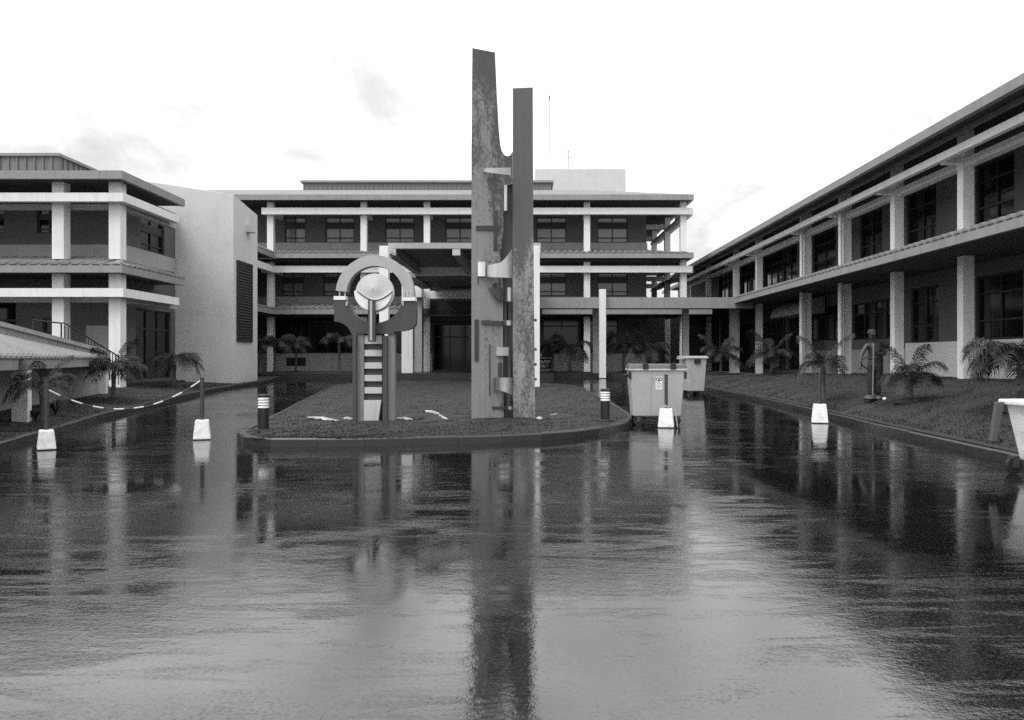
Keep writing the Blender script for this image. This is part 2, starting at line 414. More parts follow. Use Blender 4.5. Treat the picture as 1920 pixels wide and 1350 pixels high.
def samp_l():
    Y = 9 + 24 * random.random() ** 1.2; X = kl(Y) - .15 - 3.5 * random.random() ** 1.3; return X, Y, zlawn_l(X, Y)
blades('grass_island', 'short wet grass covering the kerbed island', 42000, samp_i)
blades('grass_right', 'short wet grass on the bank below the long colonnade', 42000, samp_r, (.012, .04))
blades('grass_left', 'short wet grass on the bank below the low annex', 26000, samp_l, (.012, .04))

# ------------------------------------------------------------------ building helpers
def planeY(Y0): return lambda u, d, z: (u, Y0 - d, z)            # faces the camera (-Y)
def planeXm(X0): return lambda u, d, z: (X0 - d, u, z)           # faces -X
def planeXp(X0): return lambda u, d, z: (X0 + d, u, z)           # faces +X
def pbox(m, pl, u0, u1, d0, d1, z0, z1):
    a = pl(u0, d0, z0); c = pl(u1, d1, z1); m.box(a[0], c[0], a[1], c[1], a[2], c[2])
def wall(parent, pl, u0, u1, z0, z1, openings, mat_, thick=.2, name='wall'):
    us = sorted(set([u0, u1] + [q for o in openings for q in (o[0], o[1]) if u0 < q < u1]))
    zs = sorted(set([z0, z1] + [q for o in openings for q in (o[2], o[3]) if z0 < q < z1]))
    m = MB()
    for i in range(len(us)-1):
        cz = None
        for j in range(len(zs)-1):
            uc, zc = (us[i]+us[i+1])/2, (zs[j]+zs[j+1])/2
            hole = any(o[0] < uc < o[1] and o[2] < zc < o[3] for o in openings)
            if hole:
                if cz is not None: pbox(m, pl, us[i], us[i+1], -thick, 0, cz, zs[j]); cz = None
            elif cz is None: cz = zs[j]
        if cz is not None: pbox(m, pl, us[i], us[i+1], -thick, 0, cz, z1)
    return m.build(name, mat_, parent)
def window(parent, pl, u0, u1, z0, z1, style='main', rec=.10, glass='glass_curtain'):
    f = MB(); t = .06
    pbox(f, pl, u0, u0+t, -rec-.08, -rec+.03, z0, z1); pbox(f, pl, u1-t, u1, -rec-.08, -rec+.03, z0, z1)
    pbox(f, pl, u0+t, u1-t, -rec-.08, -rec+.03, z0, z0+t); pbox(f, pl, u0+t, u1-t, -rec-.08, -rec+.03, z1-t, z1)
    H = z1 - z0; rows = []; nu = 2
    if style == 'main':      # two small top lights, a dark band, two sashes, a low rail
        pbox(f, pl, u0+t, u1-t, -rec-.07, -rec+.02, z0+H*.55, z0+H*.80)
        pbox(f, pl, u0+t, u1-t, -rec-.07, -rec+.02, z0+H*.17, z0+H*.21)
        rows = [(z0+t, z0+H*.17), (z0+H*.21, z0+H*.55), (z0+H*.80, z1-t)]
    elif style == 'grid':
        nu = 2
        for q in (.30, .72): pbox(f, pl, u0+t, u1-t, -rec-.07, -rec+.02, z0+H*q-.03, z0+H*q+.03)
        rows = [(z0+t, z0+H*.30-.03), (z0+H*.30+.03, z0+H*.72-.03), (z0+H*.72+.03, z1-t)]
    elif style == 'wide':
        nu = max(2, int(round((u1-u0)/1.1)))
        pbox(f, pl, u0+t, u1-t, -rec-.07, -rec+.02, z0+H*.7-.03, z0+H*.7+.03)
        rows = [(z0+t, z0+H*.7-.03), (z0+H*.7+.03, z1-t)]
    elif style == 'door':
        nu = max(2, int(round((u1-u0)/.95)))
        pbox(f, pl, u0+t, u1-t, -rec-.07, -rec+.02, z0+H*.72-.04, z0+H*.72+.04)
        rows = [(z0+t, z0+H*.72-.04), (z0+H*.72+.04, z1-t)]
    cu = [u0 + t + (u1-u0-2*t) * k / nu for k in range(nu+1)]
    for k in range(1, nu):
        for a, c in rows: pbox(f, pl, cu[k]-.03, cu[k]+.03, -rec-.06, -rec+.015, a, c)
    fo = f.build('door' if style == 'door' else 'window', 'dark_frame', parent)
    for k in range(nu):
        for a, c in rows:
            p = MB(); j = random.uniform(-.006, .006)
            ua, ub = cu[k] + (.03 if k else 0), cu[k+1] - (.03 if k < nu-1 else 0)
            pbox(p, pl, ua, ub, -rec-.05, -rec-.03+j, a, c)
            p.build('pane', glass, fo)
    return fo
tile_cache = {}
def tile_mesh(L, rise, w):
    key = (round(L, 2), round(rise, 2), round(w, 3))
    if key not in tile_cache:
        m = MB(); vs = []; fs = []; n = 5
        for k, (q, e) in enumerate(((0, 0), (1, 0))):
            for a in range(n+1):
                an = math.pi * a / n
                vs.append((-math.cos(an) * w * .36, q * L, q * rise + math.sin(an) * w * .26))
        for a in range(n): fs.append((a, a+1, n+2+a, n+1+a))
        vs.append((-w*.36, 0, -.02)); vs.append((w*.36, 0, -.02)); k0 = len(vs)
        fs.append(tuple(range(n+1)) )
        m.add(vs[:2*(n+1)], fs[:])
        me = m.mesh('roof_tile', smooth=False); me.materials.append(M['roof_tile']); tile_cache[key] = me
    return tile_cache[key]
def tile_roof(parent, kind, a0, a1, e, back, z0, z1, w=.36, hip=None, hl=1.0):
    """lean-to of barrel tiles; kind 'Y' eave at Y=e running in X, 'X+' eave at X=e rising to +X, 'X-' rising to -X;
    hip 'lo' or 'hi' cuts that end back along a hip line over the length hl"""
    m = MB(); L = abs(back - e); b0 = a0 + (hl if hip == 'lo' else 0); b1 = a1 - (hl if hip == 'hi' else 0)
    pt = (lambda a, d, z: (a, d, z)) if kind == 'Y' else (lambda a, d, z: (d, a, z))
    m.add([pt(a0,e,z0), pt(a1,e,z0), pt(b1,back,z1), pt(b0,back,z1), pt(a0,e,z0-.06), pt(a1,e,z0-.06), pt(b1,back,z0-.06), pt(b0,back,z0-.06)],
          [(0,1,2,3),(4,5,1,0),(1,5,6,2),(0,3,7,4),(7,6,5,4),(2,6,7,3)])
    r = m.build('tile_roof', 'roof_tile', parent)
    me = tile_mesh(L, z1 - z0, w); off = Vector((0,0,0)); p = parent
    while p is not None: off = off + p.location; p = p.parent
    n = int((a1 - a0) / w)
    for i in range(n):
        c = a0 + (i + .5) * (a1 - a0) / n
        q = 1.0
        if hip == 'hi': q = min(1, (a1 - c) / hl)
        if hip == 'lo': q = min(1, (c - a0) / hl)
        if q < .12: continue
        if kind == 'Y': loc = Vector((c, e - .03, z0)); rz = 0
        elif kind == 'X+': loc = Vector((e - .03, c, z0)); rz = -math.pi/2
        else: loc = Vector((e + .03, c, z0)); rz = math.pi/2
        o = inst('roof_tile', me, r, loc - off, (0, 0, rz + random.uniform(-.01, .01)), (1, q, 1))
        if q < 1: o.scale.z = max(.35, q)
    return r
def part(parent, name, mat_, *boxes, bevel=0):
    m = MB()
    for q in boxes: m.box(*q)
    return m.build(name, mat_, parent, bevel)

# ------------------------------------------------------------------ main building (faces the camera)
MBd = thing('main_building', 'three-storey building with tiled roofs and pale columns closing the far side of the court', 'building', (-2.5, 50, BEDZ))
YW, YC, YR, YE = 49.0, 47.0, 46.62, 46.1
XL, XR = -17.6, 9.65
colsX = [-15.0, -9.53, -5.83, 0.0, 3.55, 9.2]
def win_px(x0, x1, y0, y1):
    return ((x0-CX)/F*YW, (x1-CX)/F*YW, CAMZ+(CY-y1)/F*YW, CAMZ+(CY-y0)/F*YW)
up = [win_px(a, c, 407, 455) for a, c in ((534,573),(610,664),(722,777),(835,890),(897,952),(1006,1062),(1120,1177))]
mid = [win_px(a, c, 511, 555) for a, c in ((529,570),(606,660),(1006,1062),(1120,1177))]
ent = (-5.75, .1, BEDZ, 4.7)
XWL, XWR = -16.9, 7.35
gl = [(-15.6, -9.9, 1.82, 4.2), (-9.4, -6.4, 1.82, 4.2), (1.0, 5.6, 1.82, 4.2)]
ent_op = (-5.75, .1, BEDZ + .02, 3.62)
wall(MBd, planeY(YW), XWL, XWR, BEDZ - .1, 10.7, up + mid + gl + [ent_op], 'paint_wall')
for q in up: window(MBd, planeY(YW), *q)
for q in mid: window(MBd, planeY(YW), *q)
for q in gl: window(MBd, planeY(YW), *q, style='wide', glass='glass_dark')
window(MBd, planeY(YW), *ent_op, style='door', rec=.6, glass='glass_dark')
part(MBd, 'dado', 'paint_dado', (XWL, XWR + .05, YW - .05, YW - .001, 8.05, 8.58))
part(MBd, 'dado', 'paint_dado', (XWL, -5.9, YW - .05, YW - .001, 4.7, 5.28))
part(MBd, 'dado', 'paint_dado', (.2, XWR + .05, YW - .05, YW - .001, 4.7, 5.28))
part(MBd, 'dado', 'paint_dado', (XWL, -5.76, YW - .06, YW - .001, BEDZ - .08, 1.80))
part(MBd, 'dado', 'paint_dado', (.11, XWR + .05, YW - .06, YW - .001, BEDZ - .08, 1.80))
v = px(537, 672, YW - .06); v2 = px(573, 686, YW - .06)
vent = part(MBd, 'vent', 'interior_dark', (v.x, v2.x, YW - .075, YW - .055, v2.z, v.z))
part(MBd, 'vent_frame', 'dark_frame', (v.x - .05, v2.x + .05, YW - .07, YW - .058, v.z + .003, v.z + .05))
# side wall to the right, floors
wall(MBd, planeXp(XWR), YW + .2, 60, BEDZ - .1, 10.7, [], 'paint_wall')
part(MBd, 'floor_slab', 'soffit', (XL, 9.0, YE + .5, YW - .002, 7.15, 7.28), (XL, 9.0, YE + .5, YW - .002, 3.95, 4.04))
part(MBd, 'ground_floor_wall', 'paint_wall', (XWR + .01, 13.5, 56.0, 56.2, .5, 4.75))
part(MBd, 'back_wall', 'paint_wall', (XWL, XWR - .02, 60, 60.2, .6, 10.7))
def gallery_cols(xs, y, z0, z1, w=.36, skip=()):
    for x in xs:
        part(MBd, 'column', 'paint_white', (x - w/2, x + w/2, y - w/2, y + w/2, z0, z1))
gallery_cols(colsX, YC, 7.6, 10.66)
gallery_cols(colsX[:3] + colsX[4:], YC, 4.42, 7.28)
gallery_cols([-15.0, -9.53, -5.83, 3.55, 9.2], YC, BEDZ - .15, 4.04)
for ys in (52.3, 57.6):
    for z0, z1 in ((7.6, 10.66), (4.42, 7.28), (BEDZ - .15, 4.04)):
        part(MBd, 'column', 'paint_white', (9.02, 9.38, ys - .18, ys + .18, z0, z1))
for z0, z1, xa in ((9.88, 10.26, None), (6.5, 6.88, 1)):
    segs = [(-15.4, 9.62)] if xa is None else [(-15.4, -5.3), (.5, 9.62)]
    for a, c in segs: part(MBd, 'rail', 'paint_white', (a, c, YR - .13, YR + .13, z0, z1))
    part(MBd, 'rail', 'paint_white', (9.5, 9.74, YR + .131, 58.5, z0 + .002, z1 - .002))
    for x in colsX:
        if xa and -5.3 < x < .5: continue
        part(MBd, 'bracket', 'paint_white', (x - .14, x + .14, YR + .131, YC - .181, z0 + .05, z1 - .03))
        part(MBd, 'bracket', 'paint_white', (x - .13, x + .13, YC + .181, YW - .06, z0 + .06, z1 - .06))
    for ys in (52.3, 57.6):
        part(MBd, 'bracket', 'paint_white', (7.37, 9.49, ys - .14, ys + .14, z0 + .05, z1 - .03))
    part(MBd, 'beam', 'paint_dado', (9.06, 9.34, YC + .19, 58.5, z0 - .12, z0 + .04))
# eaves
part(MBd, 'fascia', 'concrete_fascia', (XL - 3, XR, YE, YE + .14, 10.64, 10.95), (XR - .14, XR, YE + .141, 61, 10.642, 10.948))
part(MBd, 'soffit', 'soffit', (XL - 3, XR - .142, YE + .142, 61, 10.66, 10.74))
rf = MB(); e0, rz0, rz1 = YE, 10.951, 12.45
rf.add([(XL-3, e0, rz0), (XR, e0, rz0), (XR, 61, rz0), (XL-3, 61, rz0), (XL-3, 52, rz1), (XR-6, 52, rz1), (XR-6, 55, rz1), (XL-3, 55, rz1)],
       [(0,1,5,4),(1,2,6,5),(2,3,7,6),(4,5,6,7)])
roof = rf.build('roof', 'roof_tile', MBd)
def mid_roof(x0, x1, zf0, zf1, zt, hip=None):
    part(MBd, 'fascia', 'concrete_fascia', (x0, x1, YE, YE + .14, zf0, zf1))
    part(MBd, 'soffit', 'soffit', (x0, x1 - .01, YE + .142, YW - .003, zf0 + .03, zf0 + .08))
    tile_roof(MBd, 'Y', x0, x1 - (.02 if hip else 0), YE + .02, 48.4, zf1 + .06, zt, .36, hip, 2.13)
mid_roof(-14.56, -5.35, 7.29, 7.54, 7.98); mid_roof(.6, XR, 7.29, 7.54, 7.98, 'hi')
mid_roof(-14.56, -6.5, 4.05, 4.31, 4.74); mid_roof(.9, 10.7, 4.05, 4.31, 4.74)
for zf0, zf1, zt in ((7.292, 7.538, 7.98),):
    part(MBd, 'fascia', 'concrete_fascia', (XR - .14, XR, YE + .141, 58.5, zf0, zf1))
    tile_roof(MBd, 'X-', YE + .02, 58.5, XR - .02, 7.5, .062 + zf1, zt, .36, 'lo', 2.28)
# roof storey with ribbed cladding, plain box behind
pp = MB(); pp.box(-14.6, 1.62, 52.3, 55.5, 11.8, 12.98); ph = pp.build('roof_storey', 'metal_rib', MBd)
part(MBd, 'coping', 'concrete_fascia', (-14.75, 1.77, 52.15, 55.6, 12.982, 13.12))
rb = MB()
for i in range(54): rb.box(-14.55 + i*.3, -14.50 + i*.3, 52.25, 52.299, 11.9, 12.97)
tag(rb.build('cladding_rib', 'metal_rib', MBd), kind='stuff')
part(MBd, 'lift_housing', 'paint_tower', (.6, 6.95, 56, 59, 12, 14.76))
# link gallery coming forward on the left
XLk = -14.56
for zf0, zf1, zt in ((7.29, 7.54, 7.98), (4.05, 4.31, 4.74)):
    part(MBd, 'fascia', 'concrete_fascia', (XLk - .14, XLk, 37.2, YE + .139, zf0 + .001, zf1 - .001))
    part(MBd, 'soffit', 'soffit', (-16.9, XLk - .142, 37.2, YE + .139, zf0 + .03, zf0 + .08))
    tile_roof(MBd, 'X-', 37.2, YE + 1.2, XLk - .02, -16.8, zf1 + .05, zt)
part(MBd, 'rail', 'paint_white', (-14.95, -14.7, 37.2, YR - .131, 6.502, 6.878))
for z0, z1 in ((4.42, 7.28), (.45, 4.04)):
    part(MBd, 'column', 'paint_white', (-15.5, -15.14, 44.2, 44.56, z0, z1))
wall(MBd, planeXp(-17.1), 37.2, YW - .01, .3, 7.98, [(40, 44, 5.3, 6.7), (40, 44, 1.9, 4.0)], 'paint_wall')
window(MBd, planeXp(-17.1), 40, 44, 5.3, 6.7, 'wide', glass='glass_dark'); window(MBd, planeXp(-17.1), 40, 44, 1.9, 4.0, 'wide', glass='glass_dark')

# ------------------------------------------------------------------ entrance canopy
CN = thing('entrance_canopy', 'tall concrete porch roof with deep ribbed underside over the main entrance', 'canopy', (-2.4, 36.5, .3))
part(CN, 'roof_slab', 'paint_wall', (-5.35, .55, 31.3, 47.6, 5.87, 5.98))
part(CN, 'fascia', 'paint_dado', (-5.36, .56, 31.0, 31.299, 5.76, 5.98))
for x in (-5.22, -2.72, -.22, .4):
    part(CN, 'rib', 'concrete_fascia', (x - .14, x + .14, 31.302, 38.3, 5.52, 5.868))
part(CN, 'cross_beam', 'paint_white', (-5.36, .56, 38.302, 38.7, 5.50, 5.868))
for x in (-5.22, -2.72, -.22): part(CN, 'rib_end', 'paint_canopy', (x - .15, x + .15, 31.02, 31.301, 5.5, 5.759))
part(CN, 'ceiling', 'paint_wall', (-5.36, .56, 38.702, 46.4, 5.52, 5.6))
part(CN, 'light_slot', 'interior_dark', (-4.2, -1.3, 44.6, 45.1, 5.49, 5.518))
part(CN, 'ceiling_light', 'interior_dark', (-2.95, -2.4, 42.0, 42.3, 5.49, 5.517))
part(CN, 'cross_beam', 'paint_white', (-6.1, .75, 46.2, 46.6, 4.95, 5.40))
part(CN, 'beam_end', 'paint_white', (-6.45, -5.95, 45.4, 46.19, 4.98, 5.62))
part(CN, 'lintel', 'soffit', (-6.1, .75, 47.4, 48.9, 3.72, 4.9))
part(CN, 'lintel', 'paint_wall', (-5.75, .1, 48.92, 49.0, 3.62, 4.72))
for (x0, x1, y, z1, m_) in ((-6.52, -5.94, 42.0, 5.5, 'paint_white'), (-6.4, -5.98, 46.0, 4.95, 'paint_dado'), (-.35, .2, 42.0, 5.5, 'paint_white'), (.0, .4, 46.0, 4.95, 'paint_dado')):
    part(CN, 'column', m_, (x0, x1, y - .2, y + .2, BEDZ - .03, z1))
part(CN, 'side_beam', 'concrete_fascia', (-5.93, -5.37, 38.8, 45.2, 5.42, 5.64))
for nm, x, lab in (('canopy_post', 721, 'free-standing white post at the porch corner behind the ring sculpture'),
                   ('canopy_post', 1003.5, 'free-standing white post right behind the tall double-slab sculpture')):
    c = px(x, 727, 30.3); w = .17
    zb = zisl(c.x, 30.3) - .05; zt = CAMZ + 210 * 30.3 / F
    m = MB(); m.box(c.x - w, c.x + w, 30.3 - w, 30.3 + w, zb, zt)
    m.box(c.x - w - .04, c.x + w + .04, 30.3 + w + .001, 31.0 - .002, zt - .25, zt - .07)
    tag(m.build(nm, 'paint_white', bevel=.012), lab, 'post', 'tall posts at the porch')
# covered walkway to the right
WK = thing('covered_walkway', 'flat concrete walkway roof running from the porch to the long side building', 'walkway', (6, 42.3, BEDZ))
part(WK, 'roof_slab', 'concrete_fascia', (.62, 11.75, 41.4, 41.7, 4.10, 4.66), (.62, 11.75, 41.702, 43.4, 4.3, 4.5))
part(WK, 'soffit', 'soffit', (.62, 11.7, 41.702, 43.3, 4.16, 4.298))
for x, y in ((3.72, 43.0), (8.55, 43.0), (11.1, 43.0)):
    part(WK, 'column', 'paint_dado', (x - .16, x + .16, y - .16, y + .16, BEDZ - .06, 4.158))
p = px(1129.5, 697, 41.25)
m = MB(); m.box(p.x - .17, p.x + .17, 41.06, 41.39, BEDZ - .25, 5.05)
tag(m.build('walkway_post', 'paint_white', bevel=.01), 'white square post rising above the flat walkway roof edge', 'post')

# ------------------------------------------------------------------ right building (long colonnade)
RB = thing('right_building', 'long two-storey building with receding white colonnade on the right of the court', 'building', (13, 30, .85))
XC, XW = 12.3, 13.6
colY = [13.9, 18.2, 22.4, 26.55, 30.8, 35.1, 42.3, 46.9, 54.0, 59.2, 64.0]
Y0, Y1 = 11.5, 68.0
def gz(Y): return zlawn_r(12.3, min(Y, 41)) - .06 if Y < 41.5 else BEDZ - .1
for y in colY:
    w = .155
    part(RB, 'column', 'paint_white', (XC - w, XC + w, y - w, y + w, gz(y) - .1, 4.36))
    part(RB, 'column', 'paint_white', (XC - w, XC + w, y - w, y + w, 4.9, 7.92))
    part(RB, 'column_base', 'paint_dado', (XC - w - .04, XC + w + .04, y - w - .04, y + w + .04, 4.88, 5.02))
    part(RB, 'bracket', 'paint_white', (11.662, XC - w - .001, y - .13, y + .13, 6.94, 7.17))
part(RB, 'rail', 'paint_white', (11.5, 11.66, Y0, Y1, 6.99, 7.20))
for a, c in zip(colY, colY[1:]):
    part(RB, 'beam', 'paint_white', (XC - .13, XC + .13, a + .157, c - .157, 6.83, 7.05))
part(RB, 'fascia', 'concrete_fascia', (10.9, 11.06, Y0, Y1, 7.52, 7.76))
sf = MB(); sf.hexa([(11.062,Y0,7.54),(13.6,Y0,8.14),(13.6,Y1,8.14),(11.062,Y1,7.54),(11.062,Y0,7.6),(13.6,Y0,8.20),(13.6,Y1,8.20),(11.062,Y1,7.6)])
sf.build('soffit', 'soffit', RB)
part(RB, 'soffit_batten', 'concrete_fascia', (11.72, 11.80, Y0, Y1, 7.58, 7.70))
rr = MB(); rr.add([(10.9,Y0,7.762),(10.9,Y1,7.762),(16.5,Y1,9.7),(16.5,Y0,9.7),(22,Y1,7.762),(22,Y0,7.762)], [(0,1,2,3),(3,2,4,5)])
rr.build('roof', 'roof_tile', RB)
XM = 10.76
part(RB, 'fascia', 'concrete_fascia', (XM, XM + .14, Y0, Y1, 4.36, 4.575))
part(RB, 'soffit', 'soffit', (XM + .142, XW - .001, Y0, Y1, 4.372, 4.44))
tile_roof(RB, 'X+', Y0, 46.0, XM + .02, 12.9, 4.62, 5.05)
part(RB, 'tile_roof', 'roof_tile', (XM + .142, 12.9, 46.0, Y1, 4.442, 4.62))
upw = [(a, a + 2.1, 5.45, 7.3) for a in (10.2, 14.2)] + [(18.2, 20.2, 5.45, 7.3), (22.3, 24.2, 5.45, 7.3), (26.55, 28.6, 5.45, 7.3), (30.6, 32.6, 5.45, 7.3), (35.2, 38.0, 5.45, 7.3),
      (40.2, 45.9, 5.3, 7.3), (47.6, 50.8, 5.4, 7.3), (52, 56.5, 5.4, 7.3)]
upw = [q for q in upw if q[0] > Y0]
low = [(14.2, 16.3, 2.05, 3.95), (18.0, 20.2, 2.05, 3.95), (21.9, 24.2, 2.05, 3.95), (26.4, 28.3, 2.05, 3.95), (29.4, 33.4, 2.25, 3.75), (34.6, 38.6, 2.3, 3.85), (39.6, 46.5, .9, 3.6), (48, 52, .9, 3.6)]
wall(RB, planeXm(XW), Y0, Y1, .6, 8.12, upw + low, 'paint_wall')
for q in upw: window(RB, planeXm(XW), *q, style='grid' if q[1]-q[0] < 3 else 'wide', glass='glass_dark')
for q in low: window(RB, planeXm(XW), *q, style='door' if q[2] < 1 else ('grid' if q[1]-q[0] < 3 else 'wide'), glass='glass_dark')
part(RB, 'dado', 'paint_white', (XW - .05, XW - .001, Y0, 28.6, .6, 2.04))
part(RB, 'dado', 'paint_dado', (XW - .05, XW - .001, 28.601, 39.5, .6, 1.85))
part(RB, 'dado', 'paint_dado', (XW - .05, XW - .001, Y0, 39.9, 5.0, 5.42))
part(RB, 'door', 'interior_dark', (XW - .075, XW - .051, 30.4, 31.4, .85, 2.1))
part(RB, 'door', 'interior_dark', (XW - .075, XW - .051, 28.9, 29.7, 1.1, 1.7))
part(RB, 'end_wall', 'paint_wall', (XW + .001, 21, Y0, Y0 + .2, .3, 7.84))
for y, in ((30.45,), (34.75,)):
    m = MB(); m.tube([(11.95, y, gz(y) - .1), (11.95, y, 4.36)], .09, 12); m.build('downpipe', 'pipe_paint', RB, smooth=True)
    m = MB(); m.tube([(11.95, y, 4.78), (11.95, y, 7.78)], .075, 12); m.build('downpipe', 'pipe_paint', RB, smooth=True)
# curved ceiling piece over the far ground-floor passage
m = MB(); vs = []
for i in range(9):
    a = math.pi / 2 * i / 8; vs.append((13.5 - 1.0 * math.cos(a), 3.55 + .75 * math.sin(a)))
m.prism([(x, z) for x, z in vs] + [(13.5, 3.55)], 36.2, 41.0); m.build('curved_bulkhead', 'concrete_fascia', RB)

# ------------------------------------------------------------------ left building
LB = thing('left_building', 'two-storey building with pale columns and tiled ledge on the left of the court', 'building', (-18, 30, .5))
LXE, LYE = -13.55, 26.8
LY1 = 31.75
part(LB, 'fascia', 'concrete_fascia', (-34, LXE, LYE, LYE + .14, 7.52, 7.80), (LXE - .14, LXE, LYE + .141, LY1, 7.522, 7.798))
part(LB, 'soffit', 'soffit', (-34, LXE - .142, LYE + .142, LY1, 7.55, 7.62))
m = MB(); m.add([(-34,LYE,7.801),(LXE,LYE,7.801),(LXE,LY1,7.801),(-34,LY1+4,7.801),(-34,31,8.5),(-17.6,31,8.5),(-17.6,LY1,8.5)], [(0,1,5,4),(1,2,6,5),(4,5,6,3)])
m.build('roof', 'roof_tile', LB)
part(LB, 'fascia', 'concrete_fascia', (-34, LXE, LYE, LYE + .14, 4.38, 4.61), (LXE - .14, LXE, LYE + .141, LY1, 4.382, 4.608))
part(LB, 'soffit', 'soffit', (-34, LXE - .142, LYE + .142, 29.29, 4.41, 4.47), (-14.74, LXE - .142, 29.292, LY1, 4.412, 4.472))
tile_roof(LB, 'Y', -20.2, LXE - .02, LYE + .02, 28.7, 4.66, 5.08, .34, 'hi', 1.45)
tile_roof(LB, 'X-', LYE + .02, LY1, LXE - .02, -15.0, 4.66, 5.08, .34, 'lo', 1.88)
lcx = [-14.08, -16.02, -20.0]
for x in lcx:
    part(LB, 'column', 'paint_white', (x - .2, x + .2, 27.35, 27.75, .2, 4.40)); part(LB, 'column', 'paint_white', (x - .2, x + .2, 27.35, 27.75, 4.9, 7.54))
for z0, z1 in ((6.80, 7.09), (3.58, 3.87)):
    part(LB, 'rail', 'paint_white', (-34, -13.6, 26.98, 27.22, z0, z1)); part(LB, 'rail', 'paint_white', (-13.84, -13.6, 27.221, 31.35, z0 + .001, z1 - .001))
    for x in lcx: part(LB, 'bracket', 'paint_white', (x - .13, x + .13, 27.221, 27.349, z0 + .03, z1 - .03)); 
    part(LB, 'beam', 'paint_dado', (-34, -14.3, 27.76, 27.95, z0 - .14, z0 + .05)); part(LB, 'beam', 'paint_dado', (-14.2, -13.95, 27.76, 31.9, z0 - .14, z0 + .05))
def lwp(x0, x1, y0, y1, Y=29.3): return ((x0-CX)/F*Y, (x1-CX)/F*Y, CAMZ+(CY-y1)/F*Y, CAMZ+(CY-y0)/F*Y)
lw_up = [lwp(69, 112, 391, 438), lwp(-40, 8, 391, 438)]; lw_lo = [lwp(-60, 30, 562, 700), lwp(80, 108, 596, 690)]
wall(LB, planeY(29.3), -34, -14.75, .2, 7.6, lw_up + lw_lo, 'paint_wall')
for q in lw_up: window(LB, planeY(29.3), *q, style='main', glass='glass_dark')
for q in lw_lo: window(LB, planeY(29.3), *q, style='door', glass='glass_dark')
part(LB, 'dado', 'paint_dado', (-34, -14.7, 29.24, 29.299, 5.08, 5.66))
part(LB, 'dado', 'paint_dado', (-16.1, -14.7, 29.24, 29.299, .3, 2.7))
so_ = [(30.6, 32.6, 5.7, 7.0), (30.2, 33.2, .7, 3.4)]
wall(LB, planeXp(-14.75), 29.5, 33.6, .2, 7.6, so_, 'paint_wall')
window(LB, planeXp(-14.75), *so_[0], style='main', glass='glass_dark'); window(LB, planeXp(-14.75), *so_[1], style='door', glass='glass_dark')
part(LB, 'dado', 'paint_dado', (-14.749, -14.69, 29.301, 33.5, 5.08, 5.66))
part(LB, 'floor', 'kerb_concrete', (-34, -14.3, 27.2, 33.5, .0, .6))
part(LB, 'step', 'kerb_concrete', (-14.3, -13.4, 29.0, 33.4, .0, .5)); part(LB, 'step', 'kerb_concrete', (-13.4, -12.9, 29.4, 33.4, .0, .42))
# roof storey with ribbed cladding
m = MB(); m.box(-34, -17.85, 30.5, 33.0, 7.9, 9.2); m.build('roof_storey', 'metal_rib', LB)
part(LB, 'coping', 'concrete_fascia', (-34, -17.75, 30.4, 33.1, 9.202, 9.31))
m = MB()
for i in range(22): m.box(-18.1 - i*.33, -18.05 - i*.33, 30.45, 30.499, 8.0, 9.2)
for i in range(6): m.box(-17.849, -17.8, 30.8 + i*.36, 30.85 + i*.36, 8.0, 9.2)
tag(m.build('cladding_rib', 'metal_rib', LB), kind='stuff')
# stair tower
ST = thing('stair_tower', 'blank white rendered tower with sloping top and dark grille joined to the left building', 'tower', (-13.6, 35, .4))
tx0, tx1, ty0, ty1 = -16.6, -12.3, 33.6, 36.6
m = MB(); m.hexa([(tx0,ty0,.1),(tx1,ty0,.1),(tx1,ty1,.1),(tx0,ty1,.1),(tx0,ty0,9.05),(tx1,ty0,8.38),(tx1,ty1,8.05),(tx0,ty1,8.75)])
m.build('wall', 'paint_tower', ST, bevel=.02)
part(ST, 'waterspout', 'paint_tower', (tx1 + .001, tx1 + .32, 35.1, 35.5, 7.05, 7.36))
gy0, gy1, gz0, gz1 = 33.95, 35.75, 2.28, 5.62
part(ST, 'grille_back', 'interior_dark', (tx1 + .001, tx1 + .012, gy0, gy1, gz0, gz1))
m = MB()
for i in range(28): z = gz0 + .03 + i * (gz1 - gz0 - .06) / 27; m.box(tx1 + .0125, tx1 + .05, gy0 + .051, gy1 - .051, z - .022, z + .022)
for i in range(9): y = gy0 + .1 + i * (gy1 - gy0 - .2) / 8; m.box(tx1 + .013, tx1 + .036, y - .02, y + .02, gz0 + .01, gz1 - .01)
tag(m.build('grille', 'steel_dark', ST), kind='stuff')
part(ST, 'grille_frame', 'dark_frame', (tx1 + .0121, tx1 + .07, gy0 - .03, gy0 + .05, gz0, gz1), (tx1 + .0121, tx1 + .07, gy1 - .05, gy1 + .03, gz0, gz1),
     (tx1 + .0121, tx1 + .07, gy0 - .03, gy1 + .03, gz1 + .001, gz1 + .06), (tx1 + .0121, tx1 + .07, gy0 - .03, gy1 + .03, gz0 - .06, gz0 - .001))

